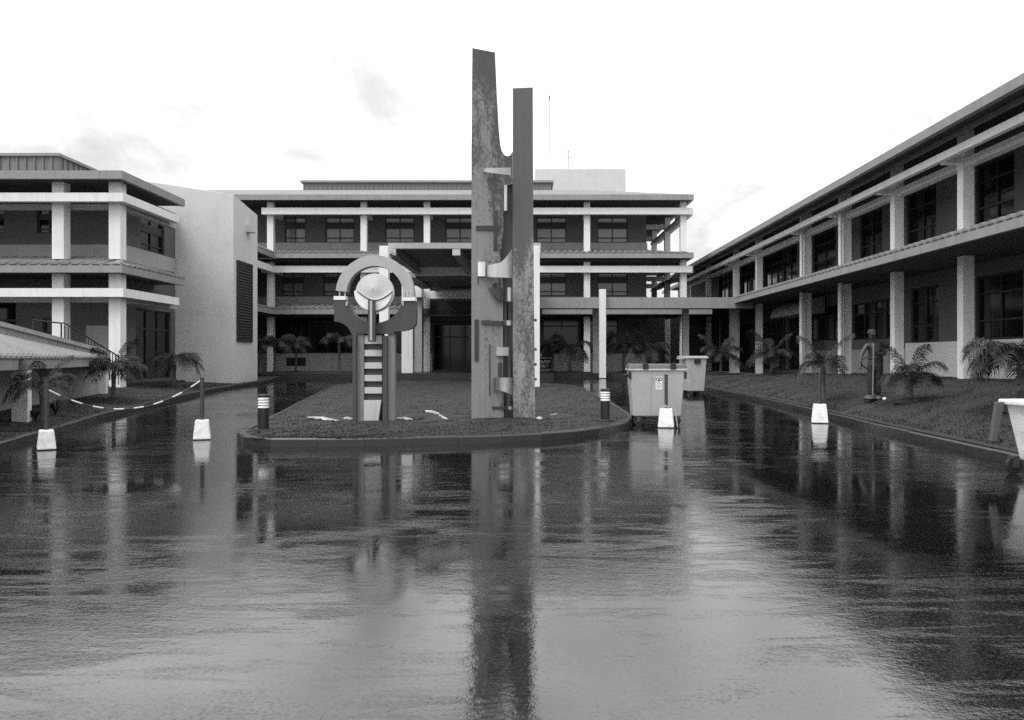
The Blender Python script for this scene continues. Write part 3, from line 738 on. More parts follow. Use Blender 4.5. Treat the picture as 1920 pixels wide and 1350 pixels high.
# ------------------------------------------------------------------ low annex and outside stair on the left
AN = thing('low_annex', 'low shelter with thick concrete eave and pale sloping roof beside the kerb', 'shelter', (-12.2, 19.5, .2))
A = Vector((-10.15, 16.0)); Bv = Vector((-13.2, 25.3)); dv = (Bv - A).normalized(); nv = Vector((-dv.y, dv.x))    # nv points away from the road (to -X)
if nv.x > 0: nv = -nv
A0 = A - dv * 6.0
def along(s, o): q = A0 + dv * s + nv * o; return q.x, q.y
Ltot = 6.0 + (Bv - A).length
def obox(s0, s1, o0, o1, z0, z1, z0b=None, z1b=None):
    z0b = z0 if z0b is None else z0b; z1b = z1 if z1b is None else z1b
    c = [along(s0, o0), along(s1, o0), along(s1, o1), along(s0, o1)]
    return [(c[0][0],c[0][1],z0),(c[1][0],c[1][1],z0),(c[2][0],c[2][1],z0b),(c[3][0],c[3][1],z0b),(c[0][0],c[0][1],z1),(c[1][0],c[1][1],z1),(c[2][0],c[2][1],z1b),(c[3][0],c[3][1],z1b)]
m = MB(); m.hexa(obox(0, Ltot, 0, .22, 1.27, 1.50)); m.build('eave_beam', 'concrete_fascia', AN, bevel=.01)
wp0, wp1 = px(-30, 618, 18.6), px(196, 672, 25.2)
wq = wp0.lerp(wp1, -.75)                              # the wall line carried on past the frame
def eave_pt(t, z, o=-.04): x_, y_ = along(Ltot * t, o); return Vector((x_, y_, z))
def top_pt(t): q_ = wq.lerp(wp1, t); return Vector((q_.x - .02, q_.y, q_.z - .03))
m = MB(); q4 = [eave_pt(0, 1.502), eave_pt(1, 1.502), top_pt(1), top_pt(0)]; m.hexa(q4 + [v_ + Vector((0, 0, .05)) for v_ in q4]); rfa = m.build('roof', 'roof_sheet', AN)
for i in range(46):
    t0_, t1_ = (i + .4) / 46, (i + .55) / 46
    q4 = [eave_pt(t0_, 1.53, -.07), eave_pt(t1_, 1.53, -.07), top_pt(t1_), top_pt(t0_)]
    m = MB(); m.hexa(q4 + [v_ + Vector((0, 0, .075)) for v_ in q4]); m.build('roof_rib', 'roof_sheet', rfa)
m = MB(); m.hexa(obox(0, Ltot - .1, .23, 1.24, 1.36, 1.42)); m.build('ceiling', 'soffit', AN)
m = MB(); m.hexa(obox(0, Ltot - .15, 1.25, 1.45, -.05, 1.358)); m.build('back_wall', 'paint_dado', AN)
for s in (2.6, 6.8, Ltot - .3):
    m = MB(); m.hexa(obox(s - .16, s + .16, .005, .30, -.05, 1.268)); m.build('pillar', 'paint_white', AN, bevel=.01)
# stepped wall with capping behind the shelter roof
SW = thing('stair_wall', 'sloping block wall with pale capping running down above the shelter roof', 'wall', (-14.0, 21, .2))
nb = 13
for i in range(nb):
    a = wp0.lerp(wp1, i / nb); c = wp0.lerp(wp1, (i + 1) / nb); g_ = (c - a).normalized() * .012
    m = MB()
    for dz0, dz1 in ((-.02, .17),):
        q0, q1 = a + g_, c - g_
        m.hexa([(q0.x, q0.y, q0.z+dz0), (q1.x, q1.y, q1.z+dz0), (q1.x-.2, q1.y-.02, q1.z+dz0), (q0.x-.2, q0.y-.02, q0.z+dz0),
                (q0.x, q0.y, q0.z+dz1), (q1.x, q1.y, q1.z+dz1), (q1.x-.2, q1.y-.02, q1.z+dz1), (q0.x-.2, q0.y-.02, q0.z+dz1)])
    m.build('block', 'concrete_fascia', SW)
m = MB(); m.hexa([(wp0.x-.01, wp0.y, -.1), (wp1.x-.01, wp1.y, -.1), (wp1.x-.19, wp1.y, -.1), (wp0.x-.19, wp0.y, -.1),
                  (wp0.x-.01, wp0.y, wp0.z-.021), (wp1.x-.01, wp1.y, wp1.z-.021), (wp1.x-.19, wp1.y, wp1.z-.021), (wp0.x-.19, wp0.y, wp0.z-.021)]); m.build('wall_body', 'roof_sheet', SW)
m = MB(); q = .06
m.hexa([(wp0.x+q, wp0.y, wp0.z+.172), (wp1.x+q, wp1.y, wp1.z+.172), (wp1.x-.26, wp1.y, wp1.z+.172), (wp0.x-.26, wp0.y, wp0.z+.172),
        (wp0.x+q, wp0.y, wp0.z+.28), (wp1.x+q, wp1.y, wp1.z+.28), (wp1.x-.26, wp1.y, wp1.z+.28), (wp0.x-.26, wp0.y, wp0.z+.28)]); m.build('capping', 'roof_sheet', SW)
HR = thing('stair_handrail', 'dark iron handrail with upright bars sloping down beside the corner column', 'handrail', (-13.9, 25.4, 1.0))
h0, h1, h2 = px(62, 600, 23.2), px(115, 606, 24.0), px(222, 668, 26.7)
m = MB(); m.tube([h0, h1, h1 + Vector((.03, .08, .02)), h2], .022, 8); m.build('top_rail', 'iron_dark', HR, smooth=True)
for i in range(19):
    t = i / 18; p_ = h1.lerp(h2, t); r_ = .026 if i % 5 == 0 else .017
    m = MB(); m.tube([p_ - Vector((0, 0, .95)), p_], r_, 6); m.build('baluster', 'iron_dark', HR)
m = MB(); m.tube([h0 - Vector((0, 0, .95)), h0], .02, 6); m.build('baluster', 'iron_dark', HR)
OS = thing('outside_stair', 'concrete steps descending under the iron handrail', 'stairs', (-14.6, 25.4, .3))
for i in range(8):
    y0_ = 24.0 + i * .34; zt = 1.62 - i * .15
    m = MB(); m.box(-15.2, -13.95, y0_, y0_ + .339, .1, zt); m.build('step', 'kerb_concrete', OS)
m = MB(); m.box(-15.2, -13.95, 22.4, 23.999, .1, 1.70); m.build('landing', 'kerb_concrete', OS)

# ------------------------------------------------------------------ tall double-slab sculpture
YT = 17.3
tz0 = zisl(-.5, YT)
TS = thing('tall_sculpture', 'tall sculpture of two weathered steel slabs joined by curved bright metal bands', 'sculpture', (px(944, 787, YT).x, YT, tz0))
def lslab(x):   # depth of the left slab at photo column x
    return 17.12 + (x - 884) / (962 - 884) * .42
def rslab(x): return 17.54 - (x - 962) / (1003 - 962) * .12
def slab(poly, depth, name, matn, th=.09, bev=0, z_lo=None):
    m = MB(); fr = []; bk = []
    for x, y in poly:
        p_ = px(x, y, depth(x)); 
        if y >= 786: p_.z = tz0 - .06
        fr.append(p_); bk.append(p_ + Vector((.0, th, 0)))
    n = len(fr); m.add(fr + bk, [tuple(range(n)), tuple(range(2*n-1, n-1, -1))] + [(i, n+i, n+(i+1)%n, (i+1)%n) for i in range(n)])
    return m.build(name, matn, TS)
slab([(884,787),(884,300),(885.5,90),(928,98),(931,170),(935,240),(938,272),(941,284),(946,291),(952,293),(957,291),(961,284),(961,345),(944,349),(944,430),(938,470),(943,540),(943,700),(945,787)], lslab, 'tall_slab', 'plate_tall')
slab([(962,787),(961,470),(961.5,165.5),(999,164),(1000,420),(1003.5,787)], rslab, 'short_slab', 'plate_short')
slab([(940,787),(940,345),(962,345),(962,787)], lambda x: 17.62, 'recessed_strip', 'steel_dark', .05)
def band(x0, x1, top, bot, bulge, matn='steel_bright', name='band'):
    """curved metal sheet spanning the groove; top/bot are functions of photo column"""
    n = 14; vs = []; fs = []
    for i in range(n + 1):
        t = i / n; x = x0 + (x1 - x0) * t
        d = lslab(x) - .03 - bulge * math.sin(math.pi * (t ** .8) * .62)
        a = px(x, top(x), d); c = px(x, bot(x), d); vs += [a, c, a + Vector((0, .025, 0)), c + Vector((0, .025, 0))]
    for i in range(n):
        a = i * 4; b_ = a + 4
        fs += [(a, a+1, b_+1, b_), (a+2, b_+2, b_+3, a+3), (a, b_, b_+2, a+2), (a+1, a+3, b_+3, b_+1)]
    fs += [(0, 2, 3, 1), (n*4, n*4+1, n*4+3, n*4+2)]
    m = MB(); m.add(vs, fs); o = m.build(name, matn, TS, smooth=True); return o
L2 = lambda a, b_: (lambda x: a[1] + (b_[1]-a[1]) * (x-a[0]) / (b_[0]-a[0]))
band(906, 958, L2((906,315),(958,314)), L2((906,322),(958,329)), .30, 'steel_satin')
band(944, 951, L2((944,347),(951,347)), L2((944,395),(951,395)), .05, name='strip')
band(910, 960, lambda x: 498 - 6 * max(0, (x-910)/30) - 22 * max(0, (x-936)/24) ** 1.6, L2((910,519),(960,521)), .36)
band(896, 910, L2((896,491),(910,491)), L2((896,518),(910,518)), .06, 'paint_white', 'end_plate')
band(916, 944, L2((916,539),(944,539)), lambda x: 541 + 23 * math.sin(min(1, (x-916)/28) * math.pi/2), .10, 'steel_dark', 'wedge')
band(944, 960.5, L2((944,539),(960,539)), L2((944,565),(960,565)), .30)
band(903, 942, L2((903,600),(942,602)), L2((903,608),(942,610)), .03, 'steel_dark', 'bar')
band(942, 960.5, L2((942,601),(960,601)), L2((942,610),(960,610)), .26)
band(930, 954, L2((930,651),(954,651)), L2((930,667),(954,667)), .10, 'steel_satin')
band(925, 960.5, L2((925,708),(960,708)), lambda x: 731 + 10 * max(0, (x-932)/28) ** 1.5, .34)
band(948, 960.5, L2((948,762),(960,762)), L2((948,768),(960,768)), .2)
for x0, x1, y0, y1 in ((890,898,599,677),(893,937,423,432),(926,933,395,470),(917.5,919.5,645,741),(934,942,680,707),(923,948,762,767),(896,897.5,518,532),(936,938,520,540),(925,932,531,538)):
    m = MB(); qs = []
    for dd in (-.012, .02):
        for x, y in ((x0,y1),(x1,y1),(x1,y0),(x0,y0)):
            qs.append(px(x, y, lslab(x) + dd - .012))
    m.add(qs, [(0,1,2,3),(4,7,6,5),(0,4,5,1),(1,5,6,2),(2,6,7,3),(3,7,4,0)]); m.build('raised_bar', 'steel_dark', TS)
for x0, x1, y0, y1 in ((945,950,565,601),(953,959,565,601),(946,950,610,651),(952,957,667,708),(950,957,741,762)):
    m = MB(); qs = []
    for dd in (17.50, 17.615):
        for x, y in ((x0,y1),(x1,y1),(x1,y0),(x0,y0)): qs.append(px(x, y, dd))
    m.add(qs, [(0,1,2,3),(4,7,6,5),(0,4,5,1),(1,5,6,2),(2,6,7,3),(3,7,4,0)]); m.build('inner_fin', 'steel_rust', TS)
for y in (600, 655, 683, 711, 740):
    for xx, dfn in ((1004, rslab),):
        c = px(xx, y, dfn(1003) + .03); m = MB(); m.lathe([(.0, -.035), (.03, -.02), (.03, .02), (.0, .035)], 8)
        m.v = [(a + c.x, b_ + c.y, z + c.z) for a, b_, z in m.v]; m.build('bolt', 'steel_dark', TS)
for y in (447, 467, 490, 530, 590, 612, 632, 709):
    c = px(884, y, lslab(884) + .05); m = MB(); m.box(c.x - .03, c.x + .02, c.y - .02, c.y + .02, c.z - .012, c.z + .012); m.build('bolt', 'steel_dark', TS)

# ------------------------------------------------------------------ ring sculpture
YS = 16.6
rz0 = zisl(-3.1, YS)
RS = thing('ring_sculpture', 'metal arch sculpture with bright split ring, shallow cone disc and striped stem', 'sculpture', (px(702, 792, YS).x, YS, rz0))
def Pxy(x, y): p_ = px(x, y, YS); return (p_.x, max(p_.z, rz0 - .05) if y > 786 else p_.z)
def rprism(poly, d0, d1, name, matn, smooth=False, bevel=0):
    m = MB(); m.prism([Pxy(x, y) for x, y in poly], YS + d0, YS + d1); return m.build(name, matn, RS, bevel=bevel)
def rect(x0, x1, y0, y1): return [(x0, y1), (x1, y1), (x1, y0), (x0, y0)]
rprism(rect(664, 671, 632, 795), -.16, .16, 'leg_shade_side', 'steel_rust'); rprism(rect(671.2, 683.6, 616, 795), -.08, .14, 'leg', 'steel_grey')  # shading of each leg put into colour: dark side, lighter side
rprism(rect(720, 728.2, 630, 795), -.16, .16, 'leg_shade_side', 'steel_rust'); rprism(rect(728.4, 741, 620, 795), -.08, .14, 'leg', 'steel_grey')
cx_, cy_ = 705, 553
poly = [(629,566),(629,603)]
for i in range(1, 8):
    a = math.pi/2 * i / 8; poly.append((629 + 35*math.sin(a), 640 - 37*math.cos(a)))
poly += [(664,648),(671,648),(671,626),(741,626),(741,622)]
for i in range(1, 7):
    a = math.pi/2 * i / 7; poly.append((741 + 40*math.sin(a) , 622 - 15*(1-math.cos(a)) ))
poly += [(781.5,604),(781.5,566)]
a0 = math.asin((566-cy_)/53)
for i in range(0, 25):
    a = a0 + (math.pi - 2*a0) * i / 24; poly.append((cx_ + 53*math.cos(a), cy_ + 53*math.sin(a)))
rprism(poly, -.12, .12, 'cradle', 'steel_rust')
arc = lambda r, a: (cx_ + r*math.cos(a), cy_ - r*math.sin(a))
aL, aR = math.pi - .10, -.07
poly = [arc(73, aR + (aL-aR)*i/36) for i in range(37)] + [arc(53, aL + (aR-aL)*i/36) for i in range(37)]
rprism(poly, -.14, .10, 'ring', 'steel_satin')
rprism(rect(628.5, 650.5, 556, 563), -.13, .11, 'block', 'paint_white')
for x in (637, 647): rprism(rect(x - 1.2, x + 1.2, 545, 556.2), -.02, .02, 'pin', 'steel_bright')
rprism(rect(755.5, 780.5, 558, 565), -.15, .11, 'block', 'paint_white')
for x in (757, 764, 770): rprism(rect(x, x + 4.6, 547, 558.2), -.155, .05, 'tooth', 'steel_bright')
for x0, x1 in ((651,654.5),(756.5,759)): rprism(rect(x0, x1, 566.2, 574), -.14, .05, 'wedge', 'steel_satin')
# cone disc
m = MB(); ctr = px(703, 549, YS - .14); rr_ = 36 / F * YS; vs = [(ctr.x - .03, ctr.y - .075, ctr.z + .09)]; n = 48
for i in range(n):
    a = 2*math.pi*i/n; vs.append((ctr.x + rr_*math.cos(a), ctr.y, ctr.z + rr_*math.sin(a)))
for i in range(n):
    a = 2*math.pi*i/n; vs.append((ctr.x + rr_*math.cos(a), ctr.y + .03, ctr.z + rr_*math.sin(a)))
fs = [(0, 1+i, 1+(i+1) % n) for i in range(n)] + [(1+i, 1+n+i, 1+n+(i+1) % n, 1+(i+1) % n) for i in range(n)] + [tuple(1+n+i for i in range(n))]
m.add(vs, fs); disc = m.build('cone_disc', 'paint_canopy', RS)
# lower cap plate of the disc with curved upper edge
pts = [(669.5 + 67*i/16, 546 + 17*math.sin(math.pi*i/16) ** 1.0) for i in range(17)]
lowp = pts + [(703 + 34.6*math.cos(a), 549 + 34.6*math.sin(a)) for a in [math.pi*i/20*1.0 + .0 for i in range(0, 21)]]
m = MB(); m.prism([Pxy(x, y) for x, y in lowp], YS - .225, YS - .10); m.build('lower_cap', 'paint_white', disc)
m = MB(); seam = [px(x, y, YS - .235) for x, y in pts]; m.tube(seam, .011, 6); m.build('seam', 'steel_dark', disc)
rprism(rect(695.5, 708, 564, 641), -.30, -.16, 'stem', 'steel_rust'); rprism(rect(699, 703.5, 566, 639), -.32, -.301, 'stem_rib', 'steel_satin')
rprism(rect(684, 719.8, 626.2, 790), .06, .10, 'stem_back', 'steel_rust')
for i, (y0, y1) in enumerate(((629,645),(656,668),(679.5,691),(703,714.5),(726,737.5))):
    rprism(rect(684.5, 717, y0, y1), -.06, .05, 'light_band', 'paint_canopy')
for y0, y1 in ((645.2,655.8),(668.2,679.3),(691.2,702.8),(714.7,725.8),(737.7,749.8)):
    rprism(rect(685, 716.5, y0, y1), .0, .05, 'dark_band', 'steel_dark')
rprism([(683.8,788),(711,788),(716.5,750),(684,750)], -.10, .05, 'foot_plate', 'paint_canopy')

# ------------------------------------------------------------------ bollard lamps on the island
BL = thing('bollard_lamp', 'short black bollard lamp with white louvred head on the island end away from the bins', 'lamp', (0,0,0), 'bollard lamps on the island')
m = MB(); m.lathe([(.17,-.06),(.17,.015),(.165,.03),(.11,.03)], 24); m.build('base_plate', 'kerb_concrete', BL, local=True)
m = MB(); m.lathe([(.098,.03),(.098,.415)], 24); m.build('post', 'lamp_black', BL, smooth=True, local=True)
m = MB(); m.lathe([(.078,.415),(.078,.635)], 24); m.build('diffuser', 'lamp_diffuser', BL, smooth=True, local=True)
for i in range(4):
    z = .425 + i * .052; m = MB(); m.lathe([(.080,z),(.102,z),(.106,z+.012),(.088,z+.036),(.080,z+.036)], 24); m.build('louvre', 'lamp_diffuser', BL, smooth=True, local=True)
m = MB(); m.lathe([(.105,.632),(.105,.665),(.09,.68),(.0,.685)], 24); m.build('cap', 'lamp_black', BL, smooth=True, local=True)
bl2 = copy_tree(BL)
c = px(494, 805, 15.05); BL.location = (c.x, 15.05, zisl(c.x, 15.05) - .01)
c = px(1135, 790, 17.0); bl2.location = (c.x, 17.0, zisl(c.x, 17.0) + .02)
bl2['label'] = 'short black bollard lamp with white louvred head on the island end beside the large bin'

# ------------------------------------------------------------------ weighted bollards with poles and chain
def bollard(x, y, label, k=1.0, lean=0):
    Y = CAMZ * F / (y - CY); c = px(x, y, Y); z = road_z(Y)
    t = thing('weighted_post', label, 'barrier post', (c.x, Y, z), 'white concrete block posts across the road', -math.atan2(c.x, Y) + random.uniform(-.1, .1))
    m = MB(); m.frustum(.31*k, .31*k, .235*k, .235*k, .012, .37*k)
    m.build('block', 'block_white', t, bevel=.022, local=True)
    m = MB(); m.frustum(.28*k, .28*k, .28*k, .28*k, 0.0, .02); m.build('foot', 'soil', t, local=True)
    m = MB(); m.tube([(0,0,.36*k),(lean,0,1.13)], .036, 12); m.build('pole', 'pole_dark', t, smooth=True, local=True)
    m = MB(); m.tube([(lean,0,1.128),(lean,0,1.145)], .04, 12); m.build('pole_cap', 'pole_dark', t, local=True)
    return t
b1 = bollard(87, 843, 'white concrete block post in front of the shelter pillar', .88)
b2 = bollard(379, 824, 'white concrete block post at the chain end in front of the blank tower', .98)
b3 = bollard(1249, 802, 'white concrete block post standing in front of the large wheeled bin', 1.12)
b4 = bollard(1537, 794, 'white concrete block post by the kerb in front of a bushy little palm', 1.18)
CH = thing('barrier_chain', 'sagging chain of alternating white and dark links hung between two block posts', 'chain', (b1.location + b2.location) / 2)
ca, cb_ = b1.location + Vector((.04, 0, .98)), b2.location + Vector((-.04, 0, 1.08))
def chain_p(t):
    p_ = ca.lerp(cb_, t); p_.z -= .50 * 4 * t * (1 - t) * .82; return p_
nseg = 15
for i in range(nseg):
    t0, t1 = i / nseg, (i + 1) / nseg
    m = MB(); m.tube([chain_p(t0 + (t1-t0)*k/3) for k in range(4)], .013 if i % 2 == 0 else .009, 7)
    m.build('white_link' if i % 2 == 0 else 'dark_link', 'chain_white' if i % 2 == 0 else 'steel_dark', CH)
# loose end of chain on the third post
LC = b3.location
m = MB(); m.tube([LC + Vector(q) for q in ((.05,-.02,1.02),(.055,-.05,.8),(.08,-.06,.6),(.13,-.08,.48),(.18,-.1,.36),(.2,-.16,.15),(.21,-.2,.02))], .009, 6)
tag(m.build('loose_chain', 'steel_satin'), 'loose pale chain hanging from the post in front of the large bin', 'chain')
m = MB()
for q in ((-.05,-.03,.43),(.04,-.05,.44),(0,.05,.425),(.07,.02,.43),(-.02,-.02,.46)):
    s0 = len(m.v); m.lathe([(0,-.035),(.035,-.015),(.04,.01),(.02,.035),(0,.04)], 7); m.v[s0:] = [(x+q[0]+LC.x, y+q[1]+LC.y, z+q[2]+LC.z) for x, y, z in m.v[s0:]]
tag(m.build('chain_heap', 'concrete_fascia'), 'small heap of chain lying on the block in front of the large bin', 'chain')

# ------------------------------------------------------------------ wheeled bins
def caster(parent, x, y, r=.1):
    w = MB(); w.tube([(x, y-.03, r), (x, y+.03, r)], r, 16); wo = w.build('wheel', 'rubber', parent, local=True)
    h = MB(); h.tube([(x, y-.035, r), (x, y+.035, r)], r*.38, 10); h.build('hub', 'pole_dark', wo, local=True)
    f = MB(); f.box(x-.03, x+.05, y-.05, y-.037, r-.02, .22); f.box(x-.03, x+.05, y+.037, y+.05, r-.02, .22); f.box(x-.05, x+.05, y-.05, y+.05, .2, .235)
    f.build('fork', 'steel_dark', parent, local=True)
YB = 17.75
big = thing('wheeled_bin', 'large grey four-wheeled rubbish bin with flat lid and small white sticker', 'bin', (px(1234, 800, YB).x, YB + .4, road_z(YB)), 'wheeled bins', R(-2))
m = MB(); m.hexa([(-.53,-.36,.2),(.53,-.36,.2),(.53,.36,.2),(-.53,.36,.2),(-.61,-.44,1.24),(.61,-.44,1.24),(.61,.44,1.24),(-.61,.44,1.24)])
m.build('body', 'bin_plastic', big, bevel=.035, local=True, seg=3)
m = MB(); m.box(-.64,.64,-.47,.47,1.225,1.262); m.build('rim', 'bin_plastic_pale', big, bevel=.008, local=True)
m = MB(); m.hexa([(-.65,-.46,1.264),(.65,-.46,1.264),(.65,.46,1.264),(-.65,.46,1.264),(-.61,-.41,1.355),(.61,-.41,1.355),(.61,.40,1.37),(-.61,.40,1.37)]); lid = m.build('lid', 'bin_lid', big, bevel=.02, local=True)
for x in (-.27, .34):
    m = MB(); m.box(x-.06,x+.06,-.49,-.40,1.25,1.385); m.build('hinge', 'lamp_black', lid, bevel=.008, local=True)
for s in (-1, 1):
    m = MB(); m.tube([(s*.60,0,1.10),(s*.70,0,1.10)], .035, 10); m.build('lifting_pin', 'lamp_black', big, local=True)
    m = MB(); m.box(s*.61-.03, s*.61+.03, -.44, -.36, 1.04, 1.2); m.build('side_grip', 'lamp_black', big, bevel=.008, local=True)
for x in (-.15, .15):
    m = MB(); m.hexa([(x-.012,-.375,.28),(x+.012,-.375,.28),(x+.012,-.34,.28),(x-.012,-.34,.28),(x-.012,-.452,1.2),(x+.012,-.452,1.2),(x+.012,-.41,1.2),(x-.012,-.41,1.2)]); m.build('body_rib', 'bin_plastic', big, local=True)
for x in (-.42, .42):
    for y in (-.3, .3): caster(big, x, y, .105)
def on_face(x, z): return -.36 - .08 * (z - .2) / 1.04
st = MB(); st.add([(-.045,on_face(0,.80)-.004,.80),(.105,on_face(0,.80)-.004,.80),(.105,on_face(0,1.09)-.004,1.09),(-.045,on_face(0,1.09)-.004,1.09)], [(0,1,2,3)])
stk = st.build('sticker', 'sticker', big, local=True)
def ring2d(cx, cz, r0, r1, n=20, a0=0, a1=2*math.pi):
    vs = []; fs = []
    for i in range(n+1):
        a = a0 + (a1-a0)*i/n
        for r in (r0, r1):
            z = cz + r*math.sin(a); vs.append((cx + r*math.cos(a), on_face(0, z) - .008, z))
    for i in range(n): fs.append((i*2, i*2+1, i*2+3, i*2+2))
    return vs, fs
lg = MB(); lg.add(*ring2d(-.005, 1.035, .024, .038)); lg.add(*ring2d(.062, 1.035, .024, .038))
yy = lambda z: on_face(0, z) - .008
for (a, b2_, z0, z1) in ((.024,.036,.985,1.035), (-.045+.012,-.045+.1,.965,.97), (-.02,.08,.935,.94), (-.03,.085,.9,.905), (-.02,.075,.87,.875), (-.02,.06,.84,.845)):
    lg.add([(a,yy(z0),z0),(b2_,yy(z0),z0),(b2_,yy(z1),z1),(a,yy(z1),z1)], [(0,1,2,3)])
lg.build('printed_mark', 'ink', stk, local=True)

YB2 = 28.0
b2n = thing('wheeled_bin', 'tall pale wheeled bin with dark grip slot standing behind the large grey bin', 'bin', (px(1303, 735, YB2).x, YB2 + .35, road_z(YB2)), 'wheeled bins', R(4))
def tall_bin(t, w0, w1, d0, d1, h, pale='bin_plastic'):
    m = MB(); m.hexa([(-w0/2,-d0/2,.17),(w0/2,-d0/2,.17),(w0/2,d0/2,.17),(-w0/2,d0/2,.17),(-w1/2,-d1/2,h-.07),(w1/2,-d1/2,h-.07),(w1/2,d1/2,h-.07),(-w1/2,d1/2,h-.07)])
    m.build('body', pale, t, bevel=.03, local=True, seg=3)
    m = MB(); m.box(-w1/2-.05,w1/2+.05,-d1/2-.05,d1/2+.05,h-.072,h-.005); m.build('rim', 'bin_plastic_pale', t, bevel=.02, local=True)
    for x in (-w0/2+.1, w0/2-.1):
        for y in (-d0/2+.1, d0/2-.1): caster(t, x, y, .1)
tall_bin(b2n, .56, .68, .9, 1.1, 1.38)
m = MB(); m.box(-.11,.11,-.60,-.50,1.14,1.29); m.build('grip_slot', 'lamp_black', b2n, bevel=.01, local=True)
m = MB(); m.box(-.36,.36,-.5,.5,1.376,1.40); m.build('lid', 'bin_plastic', b2n, bevel=.008, local=True)
m = MB(); m.box(-.55,-.38,-.25,.1,1.28,1.40); m.build('lid_handle', 'bin_plastic', b2n, bevel=.01, local=True)

YB3 = 9.9
b3n = thing('wheeled_bin', 'white wheeled tub with thick rim and hanging lid beside the right kerb', 'bin', (px(1905, 900, YB3).x + .80, YB3 + .30, 0), 'wheeled bins', R(6))
m = MB(); m.hexa([(-.36,-.33,.17),(.5,-.33,.17),(.5,.33,.17),(-.36,.33,.17),(-.50,-.40,.90),(.62,-.40,.90),(.62,.40,.90),(-.50,.40,.90)])
m.build('body', 'block_white', b3n, bevel=.03, local=True, seg=3)
m = MB(); m.box(-.57,.68,-.46,.46,.895,.965); m.build('rim', 'block_white', b3n, bevel=.02, local=True)
m = MB(); m.hexa([(-.78,.30,.42),(-.70,.30,.42),(-.70,.36,.42),(-.78,.36,.42),(-.70,.30,.93),(-.585,.30,.93),(-.585,.36,.93),(-.70,.36,.93)]); m.build('hanging_lid', 'bin_lid', b3n, bevel=.01, local=True)
for x in (-.50, .42):
    for y in (-.26, .26): caster(b3n, x, y, .105)

# ------------------------------------------------------------------ palms
def frond_mesh(name, L, rise, droop, seed):
    rnd = random.Random(seed); n = 30; pts = []
    for i in range(n + 1):
        t = i / n; pts.append(Vector((L * (t - .16 * t**2.2 * droop), 0, L * (rise * t - droop * t**2.1))))
    vs = []; fs = []
    for i in range(n):                     # rachis, a thin three-sided rod
        r = .016 * L * (1 - .8 * i / n)
        vs += [pts[i] + Vector((0, r, 0)), pts[i] + Vector((0, -r, 0)), pts[i] + Vector((0, 0, r))]
    for i in range(n - 1):
        for k in range(3): fs.append((i*3+k, i*3+(k+1) % 3, (i+1)*3+(k+1) % 3, (i+1)*3+k))
    for i in range(3, n):
        t = i / n; tan = (pts[min(n, i+1)] - pts[i-1]).normalized()
        ll = L * (.40 * math.sin(math.pi * (t*.86 + .10)) ** .7) * rnd.uniform(.85, 1.1)
        for s in (-1, 1):
            for sub in (0, .5):
                base = pts[i].lerp(pts[min(n, i+1)], sub)
                out = (Vector((0, s, 0)) * rnd.uniform(.8, 1.0) + tan * rnd.uniform(.45, .75) + Vector((0, 0, rnd.uniform(-.15, .35)))).normalized()
                mid_ = base + out * ll * .5 + Vector((0, 0, -.05*ll)); tip = base + out * ll * .92 + Vector((0, 0, -ll * rnd.uniform(.3, .8)))
                w = tan * (.010 * L)
                k = len(vs); vs += [base - w*.5, base + w*.5, mid_ + w, mid_ - w, tip]
                fs += [(k, k+1, k+2, k+3), (k+3, k+2, k+4)]
    me = bpy.data.meshes.new(name); me.from_pydata([tuple(v_) for v_ in vs], [], fs); me.materials.append(M['palm_leaf'])
    return me
FR = [frond_mesh('frond', 1.0, r_, d_, i) for i, (r_, d_) in enumerate(((.75,.85),(.6,.95),(1.0,.85),(.35,.75),(1.35,.55),(.7,1.15)))]
def palm(x, ybase, Y, crown_px, trunk_px, label, nf=11, zf=None, lean=0, mound=True, seed=0, upright=1.0, group='small palms around the court'):
    rnd = random.Random(seed + 100); c = px(x, ybase, Y); z = zf(c.x, Y) if callable(zf) else (zf if zf is not None else c.z)
    s = Y / F
    h = (CY + (CAMZ - z) / s - trunk_px) * s; L = crown_px * s * .49
    t = thing('palm', label, 'palm', (c.x, Y, z), group)
    r0 = .045 + .02 * L
    m = MB(); prof = [(r0*1.7, -.05), (r0*1.25, .06), (r0, .2*h), (r0*.9, .6*h), (r0*1.15, .82*h), (r0*.8, h)]
    m.tube([(lean*q[1], 0, q[1]) for q in prof], [q[0] for q in prof], 10); m.build('trunk', 'palm_trunk', t, smooth=True, local=True)
    if mound:
        m = MB(); vs = [(0,0,.10*L+.04)]; k = 14
        for ring, (rr2, zz) in enumerate(((.18,.06),(.34,-.04))):
            for i in range(k):
                a = 2*math.pi*i/k; q = rr2 * (.7 + .5*L) * rnd.uniform(.75, 1.2); vs.append((q*math.cos(a), q*math.sin(a), zz * rnd.uniform(.6,1.3)))
        fs = [(0, 1+i, 1+(i+1)%k) for i in range(k)] + [(1+i, 1+k+i, 1+k+(i+1)%k, 1+(i+1)%k) for i in range(k)]
        m.add(vs, fs); m.build('soil_mound', 'soil', t, local=True)
    for i in range(nf):
        az = 2*math.pi*(i + rnd.uniform(-.3, .3)) / nf * 1.0 + rnd.random()*.3 + seed
        kind = rnd.choice((0, 0, 1, 1, 3, 5, 2)) if i % 4 else rnd.choice((2, 4, 0))
        sc = L * rnd.uniform(.82, 1.12)
        inst('frond', FR[kind], t, (lean*h, 0, h - .03 + rnd.uniform(-.03, .03)), (rnd.uniform(-.12, .12), rnd.uniform(-.22, .12), az), (sc, sc, sc))
    return t
palm(80, 800, 16.1, 140, 722, 'small palm with drooping fronds in front of the shelter pillar', 13, zlawn_l, seed=1)
palm(213, 752, 23.2, 128, 694, 'bushy palm at the far end of the shelter eave', 20, zlawn_l, seed=2)
